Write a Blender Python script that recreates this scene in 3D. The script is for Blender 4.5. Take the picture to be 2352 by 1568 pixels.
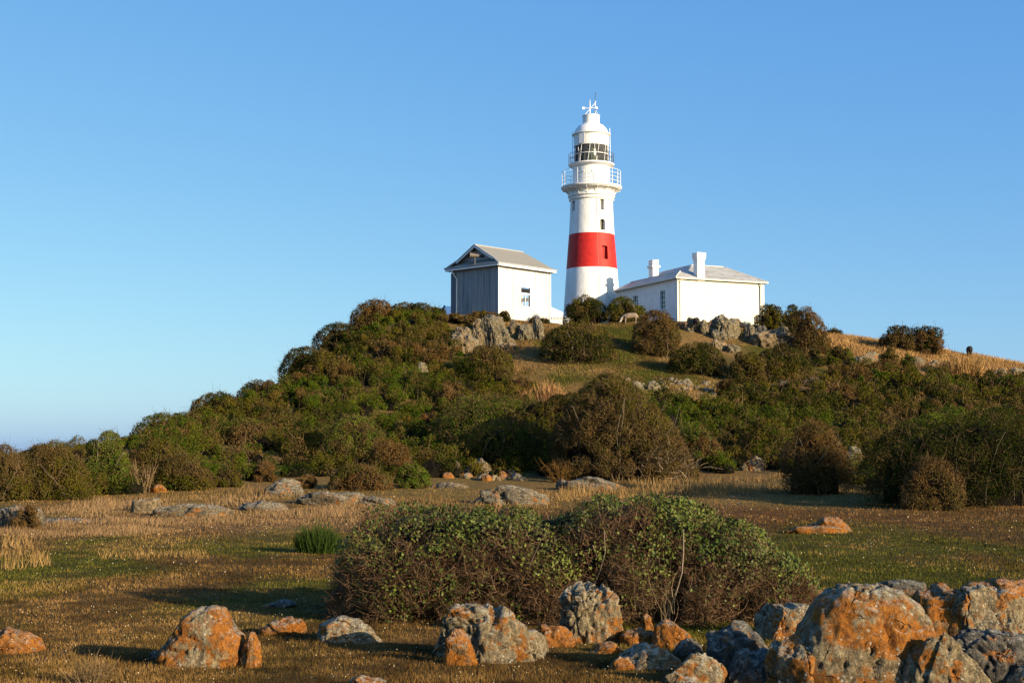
import bpy, bmesh, math, random
import numpy as np
from mathutils import Vector, Matrix, noise as mnoise

for o in list(bpy.data.objects): bpy.data.objects.remove(o)
SC = bpy.context.scene
COL = SC.collection
R = math.radians

# ------------------------------------------------------------------ camera
F = 3265.0                      # focal length in pixels of a 2351 px wide frame
HOR = 1040.0                    # horizon row in that frame
CAMZ = 2.5
PITCH = math.atan((HOR-784)/F)
cam = bpy.data.objects.new('camera', bpy.data.cameras.new('camera'))
COL.objects.link(cam)
cam.data.lens = 50; cam.data.sensor_width = 36
cam.data.clip_start = 0.1; cam.data.clip_end = 20000
cam.location = (0, 0, CAMZ)
cam.rotation_euler = (R(90)+PITCH, 0, 0)
SC.camera = cam

# ------------------------------------------------------------------ sky and sun
SUN_EL = 15.0
SUN_AZ = math.degrees(math.atan2(.78, -.62))      # clockwise from +Y
w = bpy.data.worlds.new('World'); SC.world = w; w.use_nodes = True
nt = w.node_tree; bg = nt.nodes['Background']
sky = nt.nodes.new('ShaderNodeTexSky'); sky.sky_type = 'NISHITA'
sky.sun_disc = False; sky.sun_elevation = R(SUN_EL); sky.sun_rotation = R(SUN_AZ)
sky.altitude = 0; sky.air_density = 0.7; sky.dust_density = 1.0; sky.ozone_density = 2.0
hs = nt.nodes.new('ShaderNodeMix'); hs.data_type = 'RGBA'; hs.blend_type = 'MULTIPLY'; hs.inputs[0].default_value = 1     # camera white balance of the sky light
hs.inputs[7].default_value = (.63, .60, .27, 1)
air = nt.nodes.new('ShaderNodeMix'); air.data_type = 'RGBA'; air.blend_type = 'ADD'; air.inputs[0].default_value = 1; air.inputs[7].default_value = (0, .707, 2.83, 1)     # even blue of clear air over the whole sky
nt.links.new(sky.outputs[0], hs.inputs[6]); nt.links.new(hs.outputs[2], air.inputs[6]); nt.links.new(air.outputs[2], bg.inputs[0])
bg.inputs[1].default_value = 0.11
sun = bpy.data.objects.new('sun', bpy.data.lights.new('sun', 'SUN'))
COL.objects.link(sun)
sun.data.energy = 5.0; sun.data.angle = R(0.5); sun.data.color = (1.0, .81, .56)
az, el = R(SUN_AZ), R(SUN_EL)
sdir = Vector((math.sin(az)*math.cos(el), math.cos(az)*math.cos(el), math.sin(el)))
sun.rotation_euler = sdir.to_track_quat('Z', 'Y').to_euler()
sun.location = (60, -50, 60)
SC.view_settings.view_transform = 'Standard'; SC.view_settings.look = 'None'
SC.view_settings.exposure = 0.95; SC.view_settings.gamma = 1
SC.cycles.max_bounces = 4; SC.cycles.diffuse_bounces = 1; SC.cycles.glossy_bounces = 2
SC.cycles.transparent_max_bounces = 6; SC.cycles.caustics_reflective = False; SC.cycles.caustics_refractive = False

# ------------------------------------------------------------------ helpers
RNG = np.random.default_rng(7)
def ray(X, Y):
    a, b = F, 784.0-Y
    return np.array([X-1175.5, a*math.cos(PITCH)-b*math.sin(PITCH), a*math.sin(PITCH)+b*math.cos(PITCH)])
def P(X, Y, d):
    r = ray(X, Y); r = r/r[1]*d
    return np.array([r[0], r[1], r[2]+CAMZ])
def proj(p):
    x, y, z = p[..., 0], p[..., 1], p[..., 2]-CAMZ
    f = y*math.cos(PITCH)+z*math.sin(PITCH); u = -y*math.sin(PITCH)+z*math.cos(PITCH)
    f = np.maximum(f, .01)
    return 1175.5+F*x/f, 784-F*u/f
def sc(d): return d/F            # metres per pixel of the 2351 frame

def hash3(i, j, k, seed):
    n = (i*374761393 + j*668265263 + k*1274126177 + seed*1442695041) & 0xffffffff
    n = ((n ^ (n >> 13))*1274126177) & 0xffffffff
    n = (n ^ (n >> 16)) & 0xffffff
    return n/float(0xffffff)*2-1
def vnoise(p, seed=0):
    p = np.asarray(p, float)
    q = np.floor(p).astype(np.int64); f = p-q; f = f*f*(3-2*f)
    i, j, k = q[..., 0], q[..., 1], q[..., 2]
    def h(a, b, c): return hash3(i+a, j+b, k+c, seed)
    fx, fy, fz = f[..., 0], f[..., 1], f[..., 2]
    x00 = h(0,0,0)*(1-fx)+h(1,0,0)*fx; x10 = h(0,1,0)*(1-fx)+h(1,1,0)*fx
    x01 = h(0,0,1)*(1-fx)+h(1,0,1)*fx; x11 = h(0,1,1)*(1-fx)+h(1,1,1)*fx
    return (x00*(1-fy)+x10*fy)*(1-fz)+(x01*(1-fy)+x11*fy)*fz
def fbm(p, oct=4, seed=0, gain=.5):
    p = np.asarray(p, float); a = 1.0; s = 0; t = 0
    for o in range(oct):
        s = s+a*vnoise(p*2**o+17.3*o, seed+o*13); t += a; a *= gain
    return s/t
def unit(v): return v/np.maximum(np.linalg.norm(v, axis=-1, keepdims=True), 1e-9)

def npmesh(name, V, polys, mats=(), midx=None, col=None, smooth=False):
    """polys: list of int arrays (n,k)"""
    me = bpy.data.meshes.new(name)
    V = np.asarray(V, np.float32)
    me.vertices.add(len(V)); me.vertices.foreach_set('co', V.ravel())
    polys = [np.asarray(p, np.int32) for p in polys if len(p)]
    nl = sum(p.size for p in polys); npoly = sum(len(p) for p in polys)
    me.loops.add(nl); me.polygons.add(npoly)
    me.loops.foreach_set('vertex_index', np.concatenate([p.ravel() for p in polys]))
    starts = []; c = 0
    for p in polys:
        starts.append(c+np.arange(len(p))*p.shape[1]); c += p.size
    me.polygons.foreach_set('loop_start', np.concatenate(starts).astype(np.int32))
    for m in mats: me.materials.append(m)
    if midx is not None: me.polygons.foreach_set('material_index', np.asarray(midx, np.int32))
    if smooth is not False:
        s = np.full(npoly, True) if smooth is True else np.asarray(smooth, bool)
        me.polygons.foreach_set('use_smooth', s)
    else: me.polygons.foreach_set('use_smooth', np.full(npoly, False))
    if col is not None:
        at = me.color_attributes.new('tint', 'FLOAT_COLOR', 'POINT')
        c4 = np.ones((len(V), 4), np.float32); c4[:, :3] = col
        at.data.foreach_set('color', c4.ravel())
    me.update(calc_edges=True)
    return me

def tag(o, label=None, cat=None, group=None, kind=None):
    if label: o['label'] = label
    if cat: o['category'] = cat
    if group: o['group'] = group
    if kind: o['kind'] = kind
    return o
def link(name, me, parent=None, loc=None, rz=0):
    o = bpy.data.objects.new(name, me); COL.objects.link(o)
    if loc is not None: o.location = Vector([float(c) for c in loc])
    if rz: o.rotation_euler.z = rz
    if parent: o.parent = parent
    return o
def empty(name, loc, rz=0):
    o = bpy.data.objects.new(name, None); COL.objects.link(o)
    o.location = Vector([float(c) for c in loc]); o.rotation_euler.z = rz
    o.empty_display_size = .3
    return o
def copy_tree(o, parent=None):
    c = o.copy(); COL.objects.link(c)
    if parent: c.parent = parent
    for ch in o.children: copy_tree(ch, c)
    return c

class MB:
    """collects simple solids into one mesh"""
    def __init__(s): s.bm = bmesh.new()
    def box(s, c, size, rz=0, M=None):
        m = Matrix.Translation(Vector(c)) @ Matrix.Rotation(rz, 4, 'Z') @ Matrix.Diagonal((size[0], size[1], size[2], 1))
        if M is not None: m = M @ m
        bmesh.ops.create_cube(s.bm, size=1, matrix=m); return s
    def tube(s, a, b, r, r2=None, n=8, caps=True):
        a, b = Vector(a), Vector(b); d = b-a
        m = Matrix.Translation((a+b)/2) @ d.to_track_quat('Z', 'Y').to_matrix().to_4x4()
        bmesh.ops.create_cone(s.bm, cap_ends=caps, segments=n, radius1=r, radius2=r if r2 is None else r2, depth=d.length, matrix=m); return s
    def path(s, pts, r, n=6):
        for a, b in zip(pts[:-1], pts[1:]): s.tube(a, b, r, n=n)
        return s
    def ring(s, rad, z, r, n=48, a0=0, a1=2*math.pi, tn=6):
        pts = [Vector((rad*math.cos(a0+(a1-a0)*i/n), rad*math.sin(a0+(a1-a0)*i/n), z)) for i in range(n+1)]
        return s.path(pts, r, tn)
    def lathe(s, prof, n=64, close=False):
        rows = []
        for (r, z) in prof:
            rows.append([s.bm.verts.new((r*math.cos(2*math.pi*i/n), r*math.sin(2*math.pi*i/n), z)) for i in range(n)])
        for a, b in zip(rows[:-1], rows[1:]):
            for i in range(n):
                s.bm.faces.new((a[i], a[(i+1) % n], b[(i+1) % n], b[i]))
        if close:
            s.bm.faces.new(rows[0][::-1]); s.bm.faces.new(rows[-1])
        return s
    def poly(s, pts):
        s.bm.faces.new([s.bm.verts.new(Vector([float(c) for c in p])) for p in pts]); return s
    def prism(s, pts, off):
        """planar polygon extruded by vector off"""
        a = [s.bm.verts.new(Vector(p)) for p in pts]; b = [s.bm.verts.new(Vector(p)+Vector(off)) for p in pts]
        s.bm.faces.new(a[::-1]); s.bm.faces.new(b)
        n = len(a)
        for i in range(n): s.bm.faces.new((a[i], a[(i+1) % n], b[(i+1) % n], b[i]))
        return s
    def sphere(s, c, rx, ry=None, rz=None, n=2, M=None):
        ry = ry or rx; rz = rz or rx
        m = Matrix.Translation(Vector(c)) @ Matrix.Diagonal((rx, ry, rz, 1))
        if M is not None: m = M @ m
        bmesh.ops.create_icosphere(s.bm, subdivisions=n, radius=1, matrix=m); return s
    def build(s, name, mat, parent=None, smooth=False, bevel=0, loc=None, rz=0, ang=40):
        if bevel:
            bmesh.ops.bevel(s.bm, geom=[e for e in s.bm.edges if len(e.link_faces) == 2 and e.calc_face_angle(0) > .6], offset=bevel, segments=1, affect='EDGES')
        bmesh.ops.recalc_face_normals(s.bm, faces=s.bm.faces)
        if smooth:
            for f in s.bm.faces: f.smooth = True
            for e in s.bm.edges:
                if len(e.link_faces) == 2 and e.calc_face_angle(0) > R(ang): e.smooth = False
        me = bpy.data.meshes.new(name); s.bm.to_mesh(me); s.bm.free()
        for m in (mat if isinstance(mat, (list, tuple)) else [mat]): me.materials.append(m)
        return link(name, me, parent, loc, rz)

# ------------------------------------------------------------------ materials
def newmat(name):
    m = bpy.data.materials.new(name); m.use_nodes = True
    return m, m.node_tree, m.node_tree.nodes['Principled BSDF']
def N(nt, t, **kw):
    n = nt.nodes.new(t)
    for k, v in kw.items():
        if hasattr(n, k): setattr(n, k, v)
        else: n.inputs[k.replace('_', ' ')].default_value = v
    return n
def noise_n(nt, vec, scale, detail=4, rough=.55):
    n = nt.nodes.new('ShaderNodeTexNoise'); n.inputs['Scale'].default_value = scale
    n.inputs['Detail'].default_value = detail; n.inputs['Roughness'].default_value = rough
    if vec is not None: nt.links.new(vec, n.inputs['Vector'])
    return n.outputs['Fac']
def ramp(nt, fac, stops, interp='LINEAR'):
    r = nt.nodes.new('ShaderNodeValToRGB'); cr = r.color_ramp; cr.interpolation = interp
    while len(cr.elements) < len(stops): cr.elements.new(.5)
    for e, (p, c) in zip(cr.elements, stops):
        e.position = p; e.color = (*c, 1) if len(c) == 3 else c
    nt.links.new(fac, r.inputs[0]); return r.outputs[0]
def mixc(nt, fac, a, b, mode='MIX'):
    m = nt.nodes.new('ShaderNodeMix'); m.data_type = 'RGBA'; m.blend_type = mode
    for inp, v in ((m.inputs[0], fac), (m.inputs[6], a), (m.inputs[7], b)):
        if isinstance(v, (int, float)): inp.default_value = v
        elif isinstance(v, tuple): inp.default_value = (*v, 1)
        else: nt.links.new(v, inp)
    return m.outputs[2]
def math_n(nt, op, a, b=0.0):
    m = nt.nodes.new('ShaderNodeMath'); m.operation = op
    for inp, v in ((m.inputs[0], a), (m.inputs[1], b)):
        if isinstance(v, (int, float)): inp.default_value = v
        else: nt.links.new(v, inp)
    return m.outputs[0]
def bump(nt, bsdf, h, strength=.5, dist=.02):
    b = nt.nodes.new('ShaderNodeBump'); b.inputs['Strength'].default_value = strength; b.inputs['Distance'].default_value = dist
    nt.links.new(h, b.inputs['Height']); nt.links.new(b.outputs[0], bsdf.inputs['Normal'])
def plain(name, col, rough=.6, metal=0, var=.12, scale=6, spec=.3):
    m, nt, b = newmat(name)
    tc = nt.nodes.new('ShaderNodeTexCoord')
    f = noise_n(nt, tc.outputs['Object'], scale, 5)
    c = ramp(nt, f, [(.3, tuple(x*(1-var) for x in col)), (.7, tuple(min(1, x*(1+var)) for x in col))])
    nt.links.new(c, b.inputs['Base Color']); b.inputs['Roughness'].default_value = rough
    b.inputs['Metallic'].default_value = metal; b.inputs['Specular IOR Level'].default_value = spec
    return m

def attr_mat(name, rough=.7, spec=.2, trans=0.0):
    m, nt, b = newmat(name)
    a = nt.nodes.new('ShaderNodeAttribute'); a.attribute_name = 'tint'
    nt.links.new(a.outputs['Color'], b.inputs['Base Color'])
    b.inputs['Roughness'].default_value = rough; b.inputs['Specular IOR Level'].default_value = spec
    return m
M_leaf = attr_mat('leaf', .9, .02)
M_gloss = attr_mat('glossy_leaf', .55, .15)
M_grass = attr_mat('grass', .9, .02)
M_core = plain('crown_inner_shade', (.007, .006, .004), .95, var=.4, scale=3, spec=.05)  # near-black hull inside crowns: blocks light and paints the shade of gaps

def rock_material(name, orange=.5, base=((.15,.115,.068),(.34,.275,.165)), pale=.5, scale=1.0, bs=1.0):
    m, nt, b = newmat(name)
    tc = nt.nodes.new('ShaderNodeTexCoord'); oi = nt.nodes.new('ShaderNodeObjectInfo')
    off = nt.nodes.new('ShaderNodeVectorMath'); off.operation = 'SCALE'
    comb = nt.nodes.new('ShaderNodeCombineXYZ')
    for i in range(3): nt.links.new(oi.outputs['Random'], comb.inputs[i])
    nt.links.new(comb.outputs[0], off.inputs[0]); off.inputs['Scale'].default_value = 37
    add = nt.nodes.new('ShaderNodeVectorMath'); add.operation = 'ADD'
    nt.links.new(tc.outputs['Object'], add.inputs[0]); nt.links.new(off.outputs[0], add.inputs[1])
    v = add.outputs[0]
    fine = noise_n(nt, v, 9*scale, 8, .7)
    big = noise_n(nt, v, 1.6*scale, 5, .6)
    fine2 = noise_n(nt, v, 30*scale, 4, .75)
    c = ramp(nt, math_n(nt, 'ADD', math_n(nt, 'MULTIPLY', fine, .65), math_n(nt, 'MULTIPLY', fine2, .35)), [(.36, tuple(x*.35 for x in base[0])), (.47, base[0]), (.60, base[1]), (.70, tuple(x*1.5 for x in base[1]))])
    # orange lichen
    lo = noise_n(nt, v, 2.0*scale, 12, .78)
    lm = ramp(nt, lo, [(.575-.15*orange, (0,0,0)), (.61-.15*orange, (1,1,1))])
    oc = ramp(nt, noise_n(nt, v, 14*scale, 5, .7), [(.32, (.08,.038,.016)), (.46, (.24,.085,.015)), (.6, (.36,.13,.016)), (.74, (.36,.20,.06))])
    c = mixc(nt, math_n(nt, 'MULTIPLY', lm, .9 if orange > 0 else 0.0), c, oc)
    # pale crusty lichen spots
    vo = nt.nodes.new('ShaderNodeTexVoronoi'); vo.inputs['Scale'].default_value = 16*scale
    nt.links.new(v, vo.inputs['Vector'])
    sp = ramp(nt, vo.outputs['Distance'], [(.18, (1,1,1)), (.3, (0,0,0))])
    pm = ramp(nt, noise_n(nt, v, 3.1*scale, 6, .65), [(.60-.2*pale, (0,0,0)), (.66-.2*pale, (1,1,1))])
    pz = mixc(nt, .5, sp, ramp(nt, noise_n(nt, v, 24*scale, 4, .7), [(.56, (0,0,0)), (.66, (1,1,1))]), 'ADD')
    gn = nt.nodes.new('ShaderNodeNewGeometry'); sn = nt.nodes.new('ShaderNodeSeparateXYZ'); nt.links.new(gn.outputs['Normal'], sn.inputs[0])
    tp = math_n(nt, 'MULTIPLY', ramp(nt, sn.outputs[2], [(.45, (0,0,0)), (.8, (1,1,1))]), ramp(nt, noise_n(nt, v, 11*scale, 5, .75), [(.47, (0,0,0)), (.56, (1,1,1))]))
    c = mixc(nt, math_n(nt, 'MAXIMUM', math_n(nt, 'MULTIPLY', tp, .75*min(1, pale+.3)), math_n(nt, 'MULTIPLY', pm, math_n(nt, 'MULTIPLY', pz, .8))), c, (.46,.44,.36))   # crusty white lichen, thickest on the tops
    # cracks
    vc = nt.nodes.new('ShaderNodeTexVoronoi'); vc.feature = 'DISTANCE_TO_EDGE'; vc.inputs['Scale'].default_value = 1.5*scale
    wv = nt.nodes.new('ShaderNodeVectorMath'); wv.operation = 'ADD'
    nz = nt.nodes.new('ShaderNodeTexNoise'); nz.inputs['Scale'].default_value = 2.2*scale; nz.inputs['Detail'].default_value = 5
    nt.links.new(v, nz.inputs['Vector']); sc_ = nt.nodes.new('ShaderNodeVectorMath'); sc_.operation = 'SCALE'; sc_.inputs['Scale'].default_value = .6
    nt.links.new(nz.outputs['Color'], sc_.inputs[0]); nt.links.new(v, wv.inputs[0]); nt.links.new(sc_.outputs[0], wv.inputs[1])
    nt.links.new(wv.outputs[0], vc.inputs['Vector'])
    cr = ramp(nt, vc.outputs['Distance'], [(0, (0,0,0)), (.016, (1,1,1))])
    crk = mixc(nt, ramp(nt, big, [(.50, (0,0,0)), (.58, (1,1,1))]), (1,1,1), cr)
    c = mixc(nt, 1.0, c, mixc(nt, crk, (.3,.26,.2), (.86,.86,.86)), 'MULTIPLY')
    nt.links.new(c, b.inputs['Base Color'])
    b.inputs['Roughness'].default_value = .95; b.inputs['Specular IOR Level'].default_value = .06
    h = math_n(nt, 'ADD', math_n(nt, 'MULTIPLY', fine, .7), math_n(nt, 'ADD', math_n(nt, 'MULTIPLY', big, 1.2), math_n(nt, 'MULTIPLY', crk, .9)))
    bump(nt, b, h, 1.0*bs, .12/scale)
    return m
ROCK = {
 'orange': rock_material('rock_orange_lichen', 1.3, pale=.2, scale=1.6),
 'rust':   rock_material('rock_rusty', .95, base=((.11,.07,.035),(.25,.17,.09)), pale=.3, scale=1.5),
 'mixed':  rock_material('rock_mixed_lichen', .42, pale=.6, scale=1.3),
 'grey':   rock_material('rock_grey', .30, pale=.5, scale=1.3),
 'slab':   rock_material('rock_slab_grey', .2, base=((.09,.072,.048),(.22,.18,.115)), pale=.45, scale=1.3),
 'dome':   rock_material('rock_dome_lichen', .66, pale=.45, scale=1.0),
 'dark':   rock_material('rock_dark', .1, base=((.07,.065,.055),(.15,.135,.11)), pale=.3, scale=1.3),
 'far':    rock_material('rock_outcrop', -.2, base=((.10,.082,.05),(.30,.245,.15)), pale=.55, scale=1.0),
 'fartan': rock_material('rock_outcrop_tan', -.1, base=((.13,.095,.055),(.32,.24,.135)), pale=.4, scale=.95),
}

# ------------------------------------------------------------------ terrain
ctrl = []
def C_(X, Y, d, dz=0):
    p = P(X, Y, d); ctrl.append((p[0], p[1], p[2]+dz))
def W_(x, y, z): ctrl.append((x, y, z))
def field_z(y):
    return np.interp(y, [0, 20, 30, 40, 50, 58, 68, 78], [0, 0, .05, .15, .35, .58, 1.05, 1.6])
for y in (-20, 5, 20, 32, 44, 52):
    for x in (-60, -34, -16, 0, 16, 34, 60): W_(x, y, float(field_z(y)))
for x in (-60, -34, -22, -10, 0, 8): W_(x, 60, .65)
for x in (18, 30, 48): W_(x, 60, .8)
for x in (-80, -50, -30): W_(x, 72, 1.0); W_(x, 95, .8)
W_(-22, 72, 1.1); W_(-12, 70, 1.2); W_(0, 74, 1.5); W_(12, 76, 1.6); W_(22, 74, 1.8); W_(36, 72, 3.0)
# left flank skyline
C_(290, 1040, 78); C_(450, 978, 90); C_(560, 945, 97); C_(655, 905, 105); C_(750, 838, 113); C_(850, 762, 119); C_(950, 730, 123); C_(1020, 722, 125)
# front ridge
C_(1000, 752, 118); C_(880, 805, 110); C_(790, 858, 104); C_(680, 930, 96); C_(560, 985, 88); C_(400, 1040, 76)
C_(900, 900, 98); C_(800, 960, 90); C_(1050, 880, 103); C_(1000, 960, 92); C_(700, 1030, 80); C_(950, 1040, 82)
# plateau
for (x, y) in ((-1, 125), (-6, 130), (4, 130), (0, 135), (8, 138), (14, 138), (6, 146), (-4, 142)): W_(x, y, 14.25)
for (x, y) in ((15, 126), (22, 130), (12, 134), (20, 138)): W_(x, y, 14.2)
for (x, y) in ((9, 125), (7, 128), (11, 122.5)): W_(x, y, 13.8)
# cliff foot and clearing
C_(1080, 795, 115); C_(1170, 800, 114); C_(1200, 850, 108); C_(1300, 850, 107); C_(1420, 800, 114); C_(1300, 900, 101); C_(1430, 860, 106)
C_(1560, 890, 101); C_(1220, 935, 95); C_(1330, 960, 92); C_(1560, 800, 116); C_(1700, 795, 118); C_(1820, 790, 121); C_(1600, 850, 108); C_(1760, 850, 110)
C_(1650, 900, 101); C_(1850, 885, 106)
# right crest
C_(1880, 768, 127); C_(1960, 778, 128); C_(2080, 795, 127); C_(2170, 812, 127); C_(2260, 826, 127); C_(2351, 845, 126); C_(2500, 880, 126)
C_(1950, 830, 116); C_(2100, 850, 114); C_(2250, 878, 112); C_(2351, 890, 112); C_(2100, 920, 102); C_(2300, 930, 102); C_(1900, 950, 95); C_(2100, 1000, 88)
C_(1700, 970, 92); C_(1700, 1040, 82); C_(2350, 1010, 86)
# beyond
for x in (-45, -25): W_(x, 125, 1.0); W_(x, 160, -3)
W_(-22, 112, 3); W_(-18, 130, 9); W_(-14, 150, 8); W_(0, 162, 9); W_(20, 158, 10); W_(36, 145, 10); W_(52, 140, 5); W_(0, 190, -2); W_(40, 185, -3); W_(75, 120, 3); W_(75, 90, 2); W_(90, 150, -3); W_(-60, 190, -6); W_(-90, 120, -1); W_(-10, 170, 3)
ctrl = np.array(ctrl)
def tps(r2): return np.where(r2 > 1e-9, r2*np.log(np.maximum(r2, 1e-12)), 0)
n = len(ctrl); S = 50.
cx = ctrl[:, :2]/S
K = tps(((cx[:, None]-cx[None])**2).sum(-1))+np.eye(n)*1e-3
A = np.zeros((n+3, n+3)); A[:n, :n] = K; A[:n, n] = 1; A[:n, n+1:] = cx; A[n, :n] = 1; A[n+1:, :n] = cx.T
sol = np.linalg.solve(A, np.concatenate([ctrl[:, 2], [0, 0, 0]]))
def terr(x, y):
    x = np.asarray(x, float); y = np.asarray(y, float); sh = x.shape
    p = np.stack([x.ravel(), y.ravel()], 1)/S
    z = np.zeros(len(p))
    for i in range(0, len(p), 20000):
        q = p[i:i+20000]
        z[i:i+20000] = tps(((q[:, None]-cx[None])**2).sum(-1)) @ sol[:n]+sol[n]+q @ sol[n+1:]
    z = z.reshape(sh)
    # fade to low coast far away
    ex = np.maximum(np.abs(x)-75, 0)/60; ey = np.maximum(y-165, 0)/60; eb = np.maximum(-15-y, 0)/60
    t = np.clip(np.sqrt(ex**2+ey**2+eb**2), 0, 1); t = t*t*(3-2*t)
    z = z*(1-t)+(-4.0*np.clip(ey, 0, 1))*t
    far = np.clip((y-75)/25, 0, 1)
    p3 = np.stack([x, y, 0*x], -1)
    z = z+fbm(p3/9., 3, 5)*(.10+.28*far*np.clip(1-np.abs(y-132)/8, 0, 1)*0+.22*far*(np.abs(y-132) > 12))
    z = z+fbm(p3/1.1, 3, 9)*.045
    return z
def G(X, Y, near=11., far=134.):
    """where the ray through pixel X,Y of the frame meets the ground"""
    r = ray(X, Y); r = r/r[1]
    ys = np.arange(near, far, .2); z = terr(r[0]*ys, ys); zr = CAMZ+r[2]*ys
    k = np.nonzero(zr <= z)[0]
    if len(k) == 0:
        k = int(np.argmin(zr-z)); y = ys[k]
    else: y = ys[k[0]]
    x = r[0]*y
    return np.array([x, y, float(terr(np.array([x]), np.array([y]))[0])])

STRAW = np.array([.34,.21,.08]); GRN = np.array([.090,.090,.015]); BRN = np.array([.125,.076,.026]); RED = np.array([.115,.058,.024])
GOLD = np.array([.38,.220,.085]); PINK = np.array([.30,.19,.095])
def sstep(a, b, x): t = np.clip((x-a)/(b-a), 0, 1); return t*t*(3-2*t)
def gcol(x, y):
    p3 = np.stack([x, y*.55, 0*x], -1)
    n1 = fbm(p3/3.4, 4, 21); n2 = fbm(p3/7., 3, 33); n3 = fbm(p3/1.0, 3, 41)
    c = GRN*1.0+np.zeros(x.shape+(3,))
    def mx(c, d, t): return c*(1-t[..., None])+d*t[..., None]
    c = mx(c, BRN, sstep(-.25, .35, n1+.25*n3))
    c = mx(c, STRAW*.7, sstep(.15, .6, n2+.4*n3)*.5)
    c = mx(c, BRN, sstep(20, 16, y)*.6)                        # trodden brown turf near the rocks
    # reddish bare band, straw bands on the far side of the field
    b1 = np.exp(-((y-50)/7)**2)*sstep(-.3, .3, n2+.3); c = mx(c, RED*1.25, b1*.75*sstep(-18, -4, x))
    b2 = np.exp(-((y-46)/5)**2)*sstep(2, -8, x); c = mx(c, PINK, b2*.6)
    b3 = sstep(52, 58, y)*sstep(84, 76, y); c = mx(c, STRAW*.9, b3*.6)
    t = sstep(82, 92, y)                                         # the hill
    h = mx(GRN*.85+0*c, STRAW*.75, sstep(-.35, .35, n1+.2))
    h = mx(h, BRN, sstep(-.1, .4, n3)*.6)
    h = mx(h, GOLD, sstep(24, 29, x)*sstep(108, 114, y))
    return (c*(1-t[..., None])+h*t[..., None])*.76

def axis(parts):
    a = []
    for (s, e, st) in parts: a += list(np.arange(s, e, st))
    return np.array(a)
gx = axis([(-6000, -1000, 1000), (-1000, -200, 160), (-200, -70, 8), (-70, -30, 1.0), (-30, 32, .35), (32, 70, 1.0), (70, 200, 8), (200, 1000, 160), (1000, 6001, 1000)])
gy = axis([(-3000, -400, 650), (-400, -40, 45), (-40, 8, 4), (8, 40, .25), (40, 80, .4), (80, 140, .6), (140, 200, 3), (200, 600, 40), (600, 8001, 1200)])
GX, GY = np.meshgrid(gx, gy); GZ = terr(GX, GY)
V = np.stack([GX, GY, GZ], -1).reshape(-1, 3)
nx, ny = len(gx), len(gy); ii = np.arange(nx*ny).reshape(ny, nx)
Q = np.stack([ii[:-1, :-1], ii[:-1, 1:], ii[1:, 1:], ii[1:, :-1]], -1).reshape(-1, 4)
m, nt_, b = newmat('turf_ground')
a = nt_.nodes.new('ShaderNodeAttribute'); a.attribute_name = 'tint'
gmn = nt_.nodes.new('ShaderNodeNewGeometry')
f1 = noise_n(nt_, gmn.outputs['Position'], 6, 8, .7); f2 = noise_n(nt_, gmn.outputs['Position'], 38, 4, .7)
cc = mixc(nt_, 1.0, a.outputs['Color'], ramp(nt_, f1, [(.3, (.45,.42,.4)), (.5, (1,1,1)), (.72, (1.5,1.4,1.3))]), 'MULTIPLY')
cc = mixc(nt_, .8, cc, ramp(nt_, f2, [(.3, (.5,.5,.5)), (.7, (1.5,1.5,1.5))]), 'MULTIPLY')
nt_.links.new(cc, b.inputs['Base Color']); b.inputs['Roughness'].default_value = 1; b.inputs['Specular IOR Level'].default_value = .05
bump(nt_, b, math_n(nt_, 'ADD', f1, math_n(nt_, 'MULTIPLY', f2, .4)), 1.0, .12)
M_ground = m
g = link('ground', npmesh('ground', V, [Q], [M_ground], col=gcol(GX, GY).reshape(-1, 3), smooth=True))
g['kind'] = 'structure'

m, nt_, b = newmat('sea_water'); b.inputs['Base Color'].default_value = (.02, .06, .10, 1); b.inputs['Roughness'].default_value = .12
gmn = nt_.nodes.new('ShaderNodeNewGeometry'); bump(nt_, b, noise_n(nt_, gmn.outputs['Position'], .5, 5, .6), .5, .3)
sea = link('sea', npmesh('sea', np.array([[-9000, 200, -2.6], [9000, 200, -2.6], [9000, 9500, -2.6], [-9000, 9500, -2.6]], float), [np.array([[0, 1, 2, 3]])], [m])); sea['kind'] = 'structure'
# ------------------------------------------------------------------ foliage builders
def leaf_tris(Pp, Nn, size, rng, up=.25, aspect=2.2, quad=False):
    n = len(Pp); s = size*(.6+.8*rng.random(n))
    nm = unit(Nn+rng.normal(0, .42, (n, 3))+np.array([0, 0, .15]))
    d = unit(np.cross(nm, rng.normal(0, 1, (n, 3)))+Nn*.35+np.array([0, 0, up]))
    side = unit(np.cross(d, nm))
    L = s[:, None]*d; Wd = side*(s/aspect)[:, None]
    if quad:
        V = np.stack([Pp, Pp+L*.5+Wd, Pp+L, Pp+L*.5-Wd], 1).reshape(-1, 3)
        return V, np.arange(n*4).reshape(n, 4)
    V = np.stack([Pp-Wd, Pp+Wd, Pp+L], 1).reshape(-1, 3)
    return V, np.arange(n*3).reshape(n, 3)
def twig_strips(Pp, D, L, wd, rng, curl=.5, segs=3):
    n = len(Pp); side = unit(np.cross(D, rng.normal(0, 1, (n, 3))))
    cv = rng.normal(0, curl, (n, 3)); cv2 = rng.normal(0, curl*.7, (n, 3))
    L = L*(.5+rng.random(n)); rows = []
    for k in range(segs+1):
        t = k/segs; c = Pp+(D*t+cv*t*t*.6+cv2*math.sin(t*3.1)*.35)*L[:, None]
        ww = side*(wd*(1-.75*t))[:, None] if hasattr(wd, '__len__') else side*wd*(1-.75*t)
        rows += [c-ww, c+ww]
    V = np.stack(rows, 1).reshape(-1, 3); b = np.arange(n)[:, None]*(2*(segs+1))
    F_ = np.concatenate([b+np.array([2*k, 2*k+1, 2*k+3, 2*k+2]) for k in range(segs)], 0)
    return V, F_

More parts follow.
